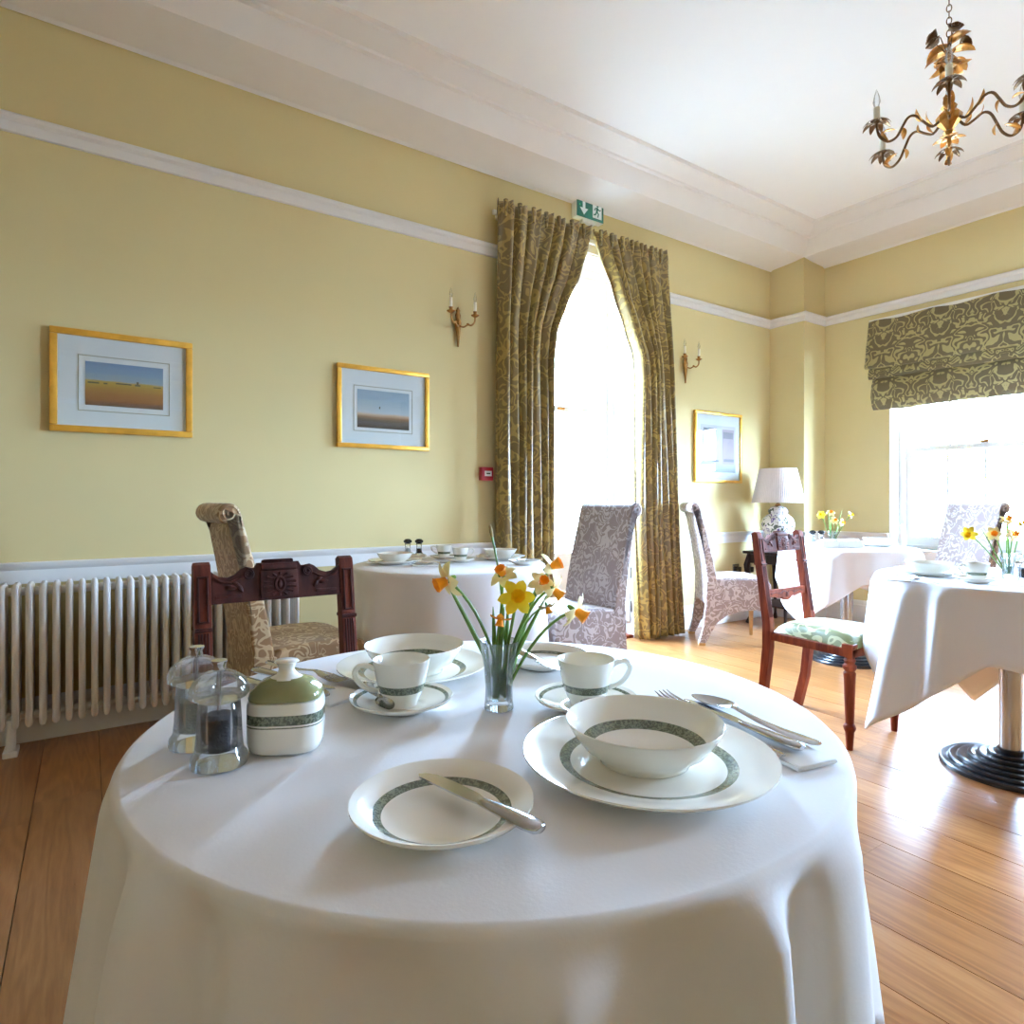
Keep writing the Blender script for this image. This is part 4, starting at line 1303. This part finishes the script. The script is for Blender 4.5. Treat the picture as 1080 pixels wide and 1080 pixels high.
def strip(m, xs, ws, zs, th, mat=0):
    """flat flatware piece along X with half widths, heights and thickness"""
    n = len(xs); vs = []
    for x, w_, z in zip(xs, ws, zs):
        vs += [(x, -w_, z + th * 0.3), (x, -w_ * 0.55, z + th), (x, w_ * 0.55, z + th), (x, w_, z + th * 0.3), (x, w_ * 0.6, z), (x, -w_ * 0.6, z)]
    fs = []
    for i in range(n - 1):
        for k in range(6):
            l = (k + 1) % 6
            fs.append((i * 6 + k, i * 6 + l, (i + 1) * 6 + l, (i + 1) * 6 + k))
    fs += [tuple(range(6)), tuple((n - 1) * 6 + k for k in range(5, -1, -1))]
    m.add(vs, fs, mat)


HX = [0, 0.006, 0.02, 0.05, 0.08, 0.105, 0.125]
HW = [0.004, 0.0095, 0.0105, 0.008, 0.0055, 0.0038, 0.0034]
HZ = [0.002, 0.0015, 0.001, 0.001, 0.0025, 0.006, 0.009]


def finish(o, a, b, z, tilt=0.0):
    """lay along the line a -> b; local origin is the handle end"""
    o.location = (a.x, a.y, z)
    o.rotation_euler = (0, -tilt, math.atan2(b.y - a.y, b.x - a.x))


def fork(label, a, b, z, group='steel forks', tilt=0.0):
    L = (b - a).xy.length; k = L / 0.195
    t = thing('fork', label, 'fork', group=group)
    m = MB(); strip(m, [x * k for x in HX], HW, HZ, 0.0026); m.build('handle', 'steel', t, smooth=60)
    m = MB(); strip(m, [k * x for x in (0.120, 0.132, 0.142, 0.152)], [0.0034, 0.0075, 0.0118, 0.0125], [0.009, 0.0082, 0.0066, 0.0052], 0.002)
    for y in (-0.0105, -0.0035, 0.0035, 0.0105):
        m.tube([(k * 0.150, y, 0.0062), (k * 0.168, y, 0.0042), (k * 0.185, y, 0.006), (k * 0.195, y, 0.0092)], [0.0017, 0.0017, 0.0015, 0.0007], 6)
    m.build('tines', 'steel', t, smooth=60)
    finish(t, a, b, z, tilt); return t


def spoon(label, a, b, z, group='steel spoons', tilt=0.0, w=0.021):
    L = (b - a).xy.length; k = L / 0.195
    t = thing('spoon', label, 'spoon', group=group)
    sc = w / 0.021
    m = MB(); strip(m, [x * k for x in HX], [h * (0.6 + 0.4 * sc) for h in HW], [q * sc for q in HZ], 0.0026); m.build('handle', 'steel', t, smooth=60)
    m = MB()
    def fn(u, v, o=0.0):
        x = 0.122 + 0.073 * v
        hw = w * max(0.04, math.sin(PI * min(1, v * 0.93 + 0.05)) ** 0.6) * (1 - 0.12 * v)
        e = abs(2 * u - 1)
        d = 0.0085 * sc * (1 - e * e) * math.sin(PI * min(1, max(0, v))) ** 0.7
        return Vector((x * k, (2 * u - 1) * hw, 0.0105 * sc - 0.003 * v * sc - d - o))
    m.grid(10, 14, fn); m.build('bowl', 'steel', solid(t) if False else t, smooth=80)
    solid(t.children[-1], 0.0014)
    finish(t, a, b, z, tilt); return t


def knife(label, a, b, z, group='steel knives', tilt=0.0, wood=False):
    L = (b - a).xy.length; k = L / 0.205
    t = thing('knife', label, 'knife', group=group)
    m = MB(); m.tube([(x * k, 0, 0.0055) for x in (0, 0.004, 0.02, 0.05, 0.075, 0.090, 0.096)], [0.006, 0.0092, 0.0098, 0.0085, 0.0068, 0.006, 0.0045], 10, flat=0.52); m.build('handle', 'steel', t, smooth=60)
    m = MB(); poly = [(0.092 * k, -0.0055), (0.110 * k, -0.0090), (0.150 * k, -0.0100), (0.185 * k, -0.0085), (0.200 * k, -0.003), (0.205 * k, 0.003), (0.198 * k, 0.0068), (0.11 * k, 0.0072), (0.092 * k, 0.0055)]
    m.prism(poly, 0.0046, 0.0062, 'xy'); m.build('blade', 'steel', t, smooth=20)
    finish(t, a, b, z, tilt); return t


def napkin(label, c, sx, sy, rz, z, group='folded white napkins'):
    m = MB()
    def fn(u, v): return Vector(((u - .5) * sx, (v - .5) * sy, 0.0045 + 0.0008 * math.sin(7 * u + 3 * v)))
    m.grid(8, 8, fn); m.grid(8, 8, lambda u, v: Vector(((u - .5) * sx, (v - .5) * sy, 0.0)))
    m.box((0, 0, 0.0022), (sx, sy, 0.0040), bevel=0.0015)
    m.box((0.0, -sy * 0.02, 0.0046), (sx * 0.99, sy * 0.93, 0.0016), bevel=0.0006)
    o = m.build('napkin', 'napkin', None, smooth=40, loc=(c.x, c.y, z), rz=rz)
    return tag(o, label, 'napkin', group)


Z0 = TOP + 0.0012
P2 = lambda px, py, z=Z0: at_z(px, py, z)
L2 = lambda lat, dep: FW * dep + RT * lat          # sideways/forward of the lens, on the floor plan


def put(lat, dep, z): 
    p = L2(lat, dep); return Vector((p.x, p.y, z))


# -- near place setting
plate('large dinner plate with green band under the bowl, right front of the near table', put(0.152, 0.705, Z0), 0.140, ring=(0.615, 0.70))
bowl('white bowl with green inner band on the nearest dinner plate', put(0.150, 0.712, Z0 + 0.0056), 0.0885)
sp_c = put(-0.066, 0.592, Z0)
plate('white side plate with green band carrying a knife, front of the near table', sp_c, 0.0865, ring=(0.66, 0.76))
ka, kb = at_z(571, 874, Z0 + 0.021), at_z(444, 812, Z0 + 0.024)
knife('steel table knife lying across the front side plate', ka, kb, Z0 + 0.0150, tilt=-0.0)
c = put(0.107, 0.905, Z0)
saucer('saucer under the right-hand teacup on the near table', c)
cup('white teacup with green band and handle to the right, on the near table', c + Vector((0, 0, 0.0058)), YAW - PI / 2 + 0.15)
# teaspoon on that saucer
spoon('teaspoon resting on the right-hand saucer of the near table', at_z(672, 742, Z0 + .02), at_z(612, 744, Z0 + .02), Z0 + 0.0205, 'teaspoons', w=0.013)
na, nb = P2(846, 800), P2(742, 752)
napkin('folded white napkin under fork, spoon and knife at the right of the near table', (P2(842, 800) + P2(760, 762)) / 2, 0.185, 0.060, math.atan2((nb - na).y, (nb - na).x), Z0)
fork('steel fork lying beside the right bowl on the near table', P2(826, 806), P2(697, 739), Z0 + 0.0066)
knife('steel knife lying between fork and spoon on the right napkin', P2(846, 800), P2(722, 746), Z0 + 0.0066)
spoon('steel dessert spoon on the right napkin of the near table', P2(864, 793), P2(731, 742), Z0 + 0.0066)

# -- far place setting on the near table
c2 = put(-0.172, 1.085, Z0)
plate('dinner plate under the bowl at the far left of the near table', c2, 0.128, ring=(0.64, 0.72))
bowl('white bowl standing on the far left dinner plate of the near table', c2 + Vector((0.003, 0.0, 0.0056)), 0.0855)
c = put(-0.160, 0.905, Z0)
saucer('saucer under the left-hand teacup on the near table', c)
cup('white teacup with green band and handle to the left, on the near table', c + Vector((0, 0, 0.0058)), YAW + PI / 2 + 0.35)
spoon('teaspoon resting on the left-hand saucer of the near table', at_z(385, 722, Z0 + .02), at_z(412, 752, Z0 + .02), Z0 + 0.0205, 'teaspoons', w=0.0125)
c = put(0.055, 1.15, Z0)
plate('white side plate with a knife, behind the flower vase on the near table', c, 0.0865, ring=(0.66, 0.76))
knife('steel knife on the side plate behind the flower vase', at_z(546, 687, Z0 + .02), at_z(592, 707, Z0 + .02), Z0 + 0.0150)
na, nb = P2(268, 716), P2(352, 738)
napkin('folded white napkin with cutlery behind the sugar pot', (P2(300, 722) + P2(352, 736)) / 2, 0.19, 0.07, math.atan2((nb - na).y, (nb - na).x), Z0)
fork('steel fork with tines showing right of the sugar pot', P2(282, 703), P2(367, 727), Z0 + 0.0066)
knife('steel knife lying behind the sugar pot', P2(268, 713), P2(352, 735), Z0 + 0.0066)
spoon('steel spoon half hidden behind the sugar pot', P2(256, 721), P2(346, 744), Z0 + 0.0066)

# -- sugar pot
c = put(-0.275, 0.764, Z0)
t = thing('sugar_pot', 'white lidded sugar pot with green band and olive lid', 'pot', c, YAW - PI / 2 + 0.12)
def sq(r): return r
m = MB()
prof = [(0, 0.002), (0.036, 0.0), (0.041, 0.003), (0.0435, 0.012), (0.044, 0.033), (0.044, 0.0345), (0.0440, 0.0365), (0.044, 0.0480), (0.0438, 0.056), (0.0425, 0.061), (0.040, 0.062), (0, 0.062)]
mats = [0] * (len(prof) - 1); mats[4] = 1; mats[6] = 1
def superell(seg, prof, mats, m, ax, ay, p=3.2):
    vs = []; n = len(prof)
    for i in range(seg):
        a = 2 * PI * i / seg
        ca, sa = math.cos(a), math.sin(a)
        r = 1 / (abs(ca) ** p + abs(sa) ** p) ** (1 / p)
        for q, z in prof: vs.append((q * r * ca * ax, q * r * sa * ay, z))
    fs = []; ms = []
    for i in range(seg):
        j = (i + 1) % seg
        for k in range(n - 1):
            if prof[k][0] == 0: fs.append((i * n + k, j * n + k + 1, i * n + k + 1))
            elif prof[k + 1][0] == 0: fs.append((i * n + k, j * n + k, i * n + k + 1))
            else: fs.append((i * n + k, j * n + k, j * n + k + 1, i * n + k + 1))
            ms.append(mats[k])
    m.add(vs, fs, ms)
superell(48, prof, mats, m, 1.0, 0.78); m.build('body', ['china', 'band'], t, smooth=50)
m = MB()
prof = [(0, 0.0625), (0.0415, 0.0625), (0.0425, 0.065), (0.040, 0.072), (0.030, 0.081), (0.020, 0.085), (0.019, 0.0855), (0, 0.086)]
superell(48, prof, [0] * 7, m, 1.0, 0.78); lid = m.build('lid', 'green_glaze', t, smooth=60)
m = MB(); m.lathe([(0, 0.0845), (0.021, 0.0845), (0.012, 0.089), (0.009, 0.095), (0.012, 0.102), (0.015, 0.104), (0.013, 0.106), (0, 0.106)], 24, sx=1.0, sy=0.85); m.build('knob', 'china', lid, smooth=60)


# -- acrylic salt and pepper mills
def mill(label, loc, fill, scale=1.0, group='clear acrylic mills'):
    t = thing('pepper_mill' if fill == 'pepper' else 'salt_mill', label, 'mill', loc, 0.3, group)
    k = scale
    pr = [(0, 0.0), (0.030, 0.0), (0.031, 0.003), (0.030, 0.010), (0.026, 0.016), (0.0245, 0.03), (0.0235, 0.055), (0.0225, 0.070), (0.0215, 0.072), (0.0195, 0.072), (0.0195, 0.018), (0, 0.016)]
    m = MB(); m.lathe([(r * k, z * k) for r, z in pr], 36); m.build('body', 'acrylic', t, smooth=40)
    m = MB(); m.lathe([(0, 0.018 * k), (0.0188 * k, 0.018 * k), (0.0188 * k, 0.054 * k), (0.012 * k, 0.058 * k), (0, 0.056 * k)], 24); m.build('contents', fill, t, smooth=40)
    m = MB(); m.tube([(0, 0, 0.02 * k), (0, 0, 0.112 * k)], 0.0022, 8); m.build('spindle', 'steel', t)
    m = MB(); m.lathe([(r * k, z * k) for r, z in [(0, 0.0735), (0.024, 0.0735), (0.031, 0.078), (0.0315, 0.086), (0.027, 0.096), (0.018, 0.103), (0.011, 0.106), (0, 0.107)]], 32, ribs=lambda i: 0.022 * (1 if (i // 2) % 2 else -1)); m.build('cap', 'acrylic', t, smooth=30)
    m = MB(); m.lathe([(r * k, z * k) for r, z in [(0, 0.105), (0.0065, 0.106), (0.007, 0.108), (0.0065, 0.113), (0.0085, 0.116), (0.0085, 0.118), (0, 0.1185)]], 16); m.build('knob', 'steel', t, smooth=40)
    return t


mill('clear acrylic mill full of black peppercorns, foremost on the near table', put(-0.334, 0.714, Z0), 'pepper')
mill('clear acrylic mill of white salt, behind the pepper mill on the near table', put(-0.389, 0.772, Z0), 'salt', 1.02)


# -- crystal vases
def vase(label, loc, h=0.098, k=1.0):
    t = thing('flower_vase', label, 'vase', loc, 0, 'crystal vases')
    pr = [(0, 0.0), (0.0205, 0.0), (0.0215, 0.003), (0.0200, 0.012), (0.0195, 0.03), (0.0215, 0.060), (0.0270, 0.092), (0.0288, h), (0.0272, h), (0.0252, 0.092), (0.0195, 0.060), (0.0175, 0.030), (0.0170, 0.014), (0, 0.012)]
    m = MB(); m.lathe([(r * k, z * k) for r, z in pr], 40, ribs=lambda i: 0.020 * (1 if (i // 2) % 2 else -1)); m.build('glass_body', 'glass', t, smooth=25)
    m = MB(); m.lathe([(r * k, z * k) for r, z in [(0, 0.0125), (0.0165, 0.0145), (0.0170, 0.03), (0.0182, 0.050), (0, 0.050)]], 32); m.build('water', 'water', t, smooth=40)
    return t


def daffodil(label, base, tip, face, petal='petal_pale', trumpet='trumpet', size=1.0, droop=0.0, leaf=None, group='daffodils in the crystal vase', bud=False, mid=None, cat='flower'):
    """stem from base to tip (world), flower facing direction `face`"""
    base = Vector(base); tip = Vector(tip); face = Vector(face).normalized()
    t = thing('daffodil', label, cat, base, 0, group)
    d = tip - base
    md = Vector(mid) - base if mid is not None else d * 0.55 + Vector((0, 0, 0.02 + droop))
    pts = []
    for k in range(11):
        u = k / 10; pts.append(md * (2 * u * (1 - u)) * 1.0 + d * u * u)
    m = MB(); m.tube(pts, [0.0016 * size + 0.0003] * 11, 6); m.build('stem', 'stem', t)
    M = Matrix.Translation(d) @ face.to_track_quat('Z', 'Y').to_matrix().to_4x4() @ Matrix.Scale(size, 4)
    if bud:
        m = MB(); m.ball((0, 0, 0.010), (0.0035, 0.0035, 0.014), 8, M=M); m.build('bud', 'bud', t); 
    else:
        for k in range(6):
            m = MB(); a = k * PI / 3 + (0.1 if k % 2 else 0)
            def fn(u, v, a=a, k=k):
                w_ = 0.0075 * math.sin(PI * min(1, v * 0.88 + 0.10)) ** 0.7 * (0.05 if v > 0.99 else 1)
                r = 0.004 + 0.020 * v; x = (2 * u - 1) * w_
                z = 0.003 * v * (1 - v) * 4 - 0.006 * v * v * (1.0 if k % 2 else 0.4) - 0.12 * abs(x)
                return M @ Vector((r * math.cos(a) - x * math.sin(a), r * math.sin(a) + x * math.cos(a), z))
            m.grid(4, 5, fn); o = m.build('petal', petal, t, smooth=80)
        m = MB(); m.lathe([(0.001, 0.0), (0.0048, 0.002), (0.0060, 0.008), (0.0078, 0.0135), (0.0086, 0.0150), (0.0074, 0.0132), (0.0050, 0.006), (0.0, 0.003)], 16, M=M, ribs=lambda i: 0.06 * (1 if i % 2 else -1)); m.build('trumpet', trumpet, t, smooth=60)
        m = MB(); m.ball((0, 0, -0.006), (0.0032, 0.0032, 0.006), 8, M=M); m.build('ovary', 'stem', t)
    if leaf:
        for ltip in leaf:
            l = Vector(ltip) - base; m = MB()
            def fl2(u, v, l=l):
                c_ = l * v + Vector((0, 0, 0.02 * v * (1 - v)))
                w_ = 0.0036 * (1 - v ** 3) + 0.0003
                return c_ + RT * ((2 * u - 1) * w_) + FW * (0.0015 * (2 * u - 1) ** 2)
            m.grid(2, 8, fl2); solid(m.build('leaf', 'stem', t, smooth=80), 0.001)
    return t


VD, VL = 0.905, -0.019
vb = put(VL, VD, Z0)
vase('cut crystal vase of daffodils in the middle of the near table', vb)
inz = Z0 + 0.016
fr = -FW
def vp(px, py, dd=0.0): return at_depth(px, py, VD + dd)
def bs(i): return vb + RT * (0.008 * math.cos(i * 2.1)) + FW * (0.008 * math.sin(i * 2.1)) + Vector((0, 0, 0.016))
daffodil('orange-cupped daffodil arching far left out of the near vase', bs(0), vp(472, 612, -0.02), -RT * 0.85 - FW * 0.5 + Vector((0, 0, -0.35)), size=1.25, mid=vp(512, 640), leaf=[vp(463, 600, 0)])
daffodil('daffodil with orange cup at the upper middle of the near vase', bs(1), vp(531, 607, 0.01), -FW * 0.4 - RT * 0.3 + Vector((0, 0, 0.6)), size=1.0, mid=vp(528, 650), leaf=[vp(530, 625, 0.02)])
daffodil('big plain yellow daffodil in the centre of the near vase', bs(2), vp(545, 630, -0.015), -FW * 0.9 + RT * 0.1 + Vector((0, 0, 0.25)), petal='petal_yellow', trumpet='trumpet_yellow', size=1.15, mid=vp(535, 690), leaf=[vp(532, 640, -0.01)])
daffodil('orange-cupped daffodil rising to the upper right of the near vase', bs(3), vp(581, 598, 0.02), RT * 0.7 - FW * 0.2 + Vector((0, 0, 0.35)), size=1.1, mid=vp(548, 650), leaf=[vp(568, 612, 0.03)])
daffodil('orange daffodil head right of the big yellow one in the near vase', bs(4), vp(571, 615, -0.01), -FW * 0.8 + RT * 0.3 + Vector((0, 0, 0.5)), size=0.85, mid=vp(545, 660))
daffodil('drooping orange daffodil below the upper right bloom of the near vase', bs(5), vp(584, 622, 0.0), RT * 0.75 - FW * 0.2 + Vector((0, 0, -0.6)), size=1.05, mid=vp(558, 620), leaf=[vp(577, 628, 0.01)])
daffodil('orange-cupped daffodil hanging lowest on the far right of the near vase', bs(6), vp(607, 644, -0.02), RT * 0.75 - FW * 0.3 + Vector((0, 0, -0.45)), size=1.2, mid=vp(566, 655))
daffodil('small wilted orange daffodil bent over right of the near vase stems', bs(7), vp(577, 640, 0.01), RT * 0.3 - FW * 0.3 + Vector((0, 0, -0.9)), size=0.65, petal='bud', mid=vp(552, 640))
daffodil('small orange bloom low among the stems of the near vase', bs(8), vp(528, 652, -0.02), -RT * 0.15 - FW * 0.3 + Vector((0, 0, -0.9)), size=0.75, petal='trumpet', mid=vp(522, 670), leaf=[vp(520, 640, 0.0)])
daffodil('thin dry daffodil stem rising highest from the near vase', bs(9), vp(519, 566, 0.02), -RT * 0.2 + Vector((0, 0, 1)), bud=True, mid=vp(536, 640), size=0.8, leaf=[vp(536, 636, 0.0)])


# -- simplified settings on the other tables
def small_flowers(where, vloc, spots, dep):
    vase('small crystal vase of daffodils on the %s' % where, vloc, k=1.0 if 'right' in where else 0.95)
    b = vloc + Vector((0, 0, 0.016))
    for i, (px, py, desc, rt, up) in enumerate(spots):
        daffodil('%s in the vase on the %s' % (desc, where), b + RT * (0.006 * math.cos(i * 2)) + FW * (0.006 * math.sin(i * 2)), at_depth(px, py, dep + 0.02 * math.sin(i * 2.2)),
                 RT * rt - FW * 0.7 + Vector((0, 0, up)), petal='petal_yellow' if i % 2 else 'petal_pale', trumpet='trumpet_yellow' if i % 2 else 'trumpet', size=1.3, group='daffodils on the ' + where, leaf=[at_depth(px * 0.5 + 0.5 * 0 + 0.5 * spots[0][0], py - 6, dep)] if i in (1, 3) else None)


def td(px, py, z=TOP):                      # depth of a pixel on the cloth top
    return (CAM_Z - z) * F / (py - HOR)


# right table
vr = P2(1063, 610)
small_flowers('right table', vr, [(1048, 563, 'golden daffodil facing the room', -0.4, 0.1), (1022, 563, 'small daffodil bending furthest left', -0.8, -0.2), (1068, 564, 'daffodil half hidden among the stems', 0.1, 0.3), (1078, 552, 'daffodil rising at the edge of the photo', 0.5, 0.4), (1062, 549, 'small upright daffodil behind the others', 0.1, 0.8)], td(1063, 610))
c = P2(980, 606)
plate('dinner plate under the bowl on the right table', c, 0.128); bowl('white bowl on the dinner plate of the right table', c + Vector((0, 0, 0.0056)), 0.0855)
c = P2(1030, 614)
saucer('saucer under the teacup on the right table', c); cup('white teacup with dark band on the right table, in front of the window chair', c + Vector((0, 0, 0.0058)), YAW + PI / 2)
napkin('folded white napkin at the left edge of the right table', P2(949, 611), 0.17, 0.08, YAW - 0.6, Z0)
knife('steel knife on the napkin of the right table', P2(968, 614), P2(942, 609), Z0 + 0.0066)
fork('steel fork beside the napkin on the right table', P2(992, 616), P2(962, 610), Z0 + 0.002)
mill('acrylic pepper mill at the right edge of the photo on the right table', P2(1081, 614), 'pepper', 0.9)

# rear table by the left curtain
c = put(-0.565, 3.02, Z0)
plate('dinner plate under the bowl at the left of the rear table', c, 0.128); bowl('white bowl at the left of the rear table', c + Vector((0, 0, 0.0056)), 0.0855)
c = put(-0.06, 3.25, Z0)
plate('dinner plate under the bowl at the right of the rear table', c, 0.128); bowl('white bowl at the right of the rear table', c + Vector((0, 0, 0.0056)), 0.0855)
c = put(-0.255, 3.10, Z0)
saucer('saucer under the teacup right of centre on the rear table', c); cup('white teacup right of centre on the rear table', c + Vector((0, 0, 0.0058)), YAW - PI / 2)
c = put(-0.355, 3.27, Z0)
saucer('saucer under the teacup left of centre on the rear table', c); cup('white teacup left of centre on the rear table', c + Vector((0, 0, 0.0058)), YAW + PI / 2)
napkin('folded white napkin at the front of the rear table', put(-0.38, 2.92, Z0), 0.17, 0.07, YAW - PI / 2 + 0.3, Z0)
fork('steel fork on the napkin of the rear table', put(-0.47, 2.93, Z0), put(-0.30, 2.94, Z0), Z0 + 0.0066)
knife('steel knife on the napkin of the rear table', put(-0.45, 2.90, Z0), put(-0.27, 2.91, Z0), Z0 + 0.0066)
plate('white side plate at the right edge of the rear table', put(0.06, 2.99, Z0), 0.08)
knife('steel knife on the side plate of the rear table', put(0.02, 2.95, Z0), put(0.10, 3.05, Z0), Z0 + 0.0150)


def cruet(label_a, label_b, label_t, c, rt):
    m = MB(); m.lathe([(0, 0), (0.034, 0), (0.036, 0.004), (0.034, 0.020), (0.03, 0.022), (0, 0.018)], 28, sx=2.0)
    tr = m.build('cruet_dish', 'china', None, loc=c, rz=YAW - PI / 2, smooth=40); tag(tr, label_t, 'dish')
    for s, lab in ((-1, label_a), (1, label_b)):
        t = thing('salt_grinder' if s < 0 else 'pepper_grinder', lab, 'mill', c + rt * (s * 0.030) + Vector((0, 0, 0.0215)), 0, 'black topped mills')
        m = MB(); m.lathe([(0, 0), (0.018, 0), (0.019, 0.004), (0.015, 0.012), (0.014, 0.045), (0.0165, 0.055), (0, 0.055)], 20); m.build('body', 'glass', t, smooth=40)
        m = MB(); m.lathe([(0, 0.005), (0.011, 0.005), (0.011, 0.03), (0, 0.03)], 16); m.build('contents', 'salt' if s < 0 else 'pepper', t)
        m = MB(); m.lathe([(0, 0.055), (0.012, 0.055), (0.022, 0.064), (0.022, 0.072), (0.012, 0.080), (0, 0.081)], 20); m.build('cap', 'black', t, smooth=40)


cruet('black-capped mill, left of the pair on the rear table', 'black-capped mill, right of the pair on the rear table', 'white dish carrying two black-capped mills on the rear table', put(-0.52, 3.30, Z0), RT)

# far corner table
vfar = put(2.19, 4.28, Z0 + 0.0)
cf = put(2.105, 4.20, Z0)
cruet('black-capped mill, left of the pair in the far corner', 'black-capped mill, right of the pair in the far corner', 'white dish carrying two black-capped mills on the far corner table', put(2.085, 4.28, Z0), RT)
small_flowers('far corner table', vfar, [(880, 549, 'golden daffodil highest of the bunch', 0.0, 0.3), (866, 543, 'tiny pale daffodil leaning left', -0.5, 0.2), (888, 551, 'pale daffodil at the right front', 0.4, 0.0), (897, 543, 'bright daffodil leaning right', 0.7, 0.3), (876, 541, 'yellow daffodil upright in the middle', -0.1, 0.6)], 4.28)
for k, (la, de, sx_, sy_, lab) in enumerate(((2.05, 4.06, 0.10, 0.07, 'white sugar packet box left of the vase in the far corner'), (2.185, 4.06, 0.15, 0.06, 'white menu card box before the vase in the far corner'))):
    t = thing('condiment_box', lab, 'box', put(la, de, Z0), YAW - PI / 2, 'white boxes on the far corner table')
    m = MB(); hh = 0.045
    for (x, y, w_, d_) in ((0, -sy_ / 2, sx_, 0.004), (0, sy_ / 2, sx_, 0.004), (-sx_ / 2, 0, 0.004, sy_), (sx_ / 2, 0, 0.004, sy_)): m.box((x, y, hh / 2), (w_, d_, hh), bevel=0.001)
    m.box((0, 0, 0.003), (sx_, sy_, 0.006)); m.build('tray', 'china', t)
    for q in range(6):
        m = MB(); m.box((-sx_ * 0.38 + q * sx_ * 0.15, 0, 0.032), (0.006, sy_ * 0.8, 0.045)); m.build('sachet', 'napkin', t)
c = put(2.46, 4.22, Z0)
plate('dinner plate under the bowl on the far corner table', c, 0.128); bowl('white bowl on the dinner plate of the far corner table', c + Vector((0, 0, 0.0056)), 0.0855)

# -- white bottle standing on the window sill
t = thing('bottle', 'slim white bottle standing on the left end of the window sill', 'bottle', (WB + 0.05, WIN[0][1] - 0.075, WZ0))
m = MB(); m.lathe([(0, 0), (0.030, 0), (0.032, 0.004), (0.032, 0.10), (0.024, 0.13), (0.012, 0.15), (0.011, 0.175), (0, 0.175)], 24); m.build('body', 'china', t, smooth=40)
m = MB(); m.lathe([(0, 0.172), (0.014, 0.172), (0.014, 0.19), (0.004, 0.20), (0, 0.205)], 16); m.build('cap', 'white', t, smooth=40)

# -- shrub outside the sash window
srng = random.Random(11)
sc = at_depth(990, 560, 8.6); sc.z = -0.12
t = thing('garden_shrub', 'sparse green shrub in the garden outside the sash window', 'shrub', sc)
stems = []
for k in range(6):
    tip = Vector((srng.uniform(-0.35, 0.35), srng.uniform(-0.45, 0.45), srng.uniform(0.9, 1.55)))
    m = MB(); m.tube([(0, 0, 0), tip * 0.5 + Vector((0.03, 0.02, 0.05)), tip], [0.014, 0.009, 0.004], 6); so = m.build('stem', 'bark', t); stems.append((tip, so))
lm = solid(leaf_mesh(0.09, 0.022, 0.4).build('leaf', 'leaf', t), 0.001)
first = True
for k in range(70):
    tip, so = stems[k % 6]; u = srng.uniform(0.45, 1.0)
    o = lm if first else lm.copy()
    if not first: COL.objects.link(o)
    first = False
    o.parent = so; p = tip * u; o.location = (p.x + srng.uniform(-.03, .03), p.y + srng.uniform(-.03, .03), p.z)
    o.rotation_euler = (srng.uniform(-0.6, 0.6), srng.uniform(-1, 0.5), srng.uniform(0, 6.28))
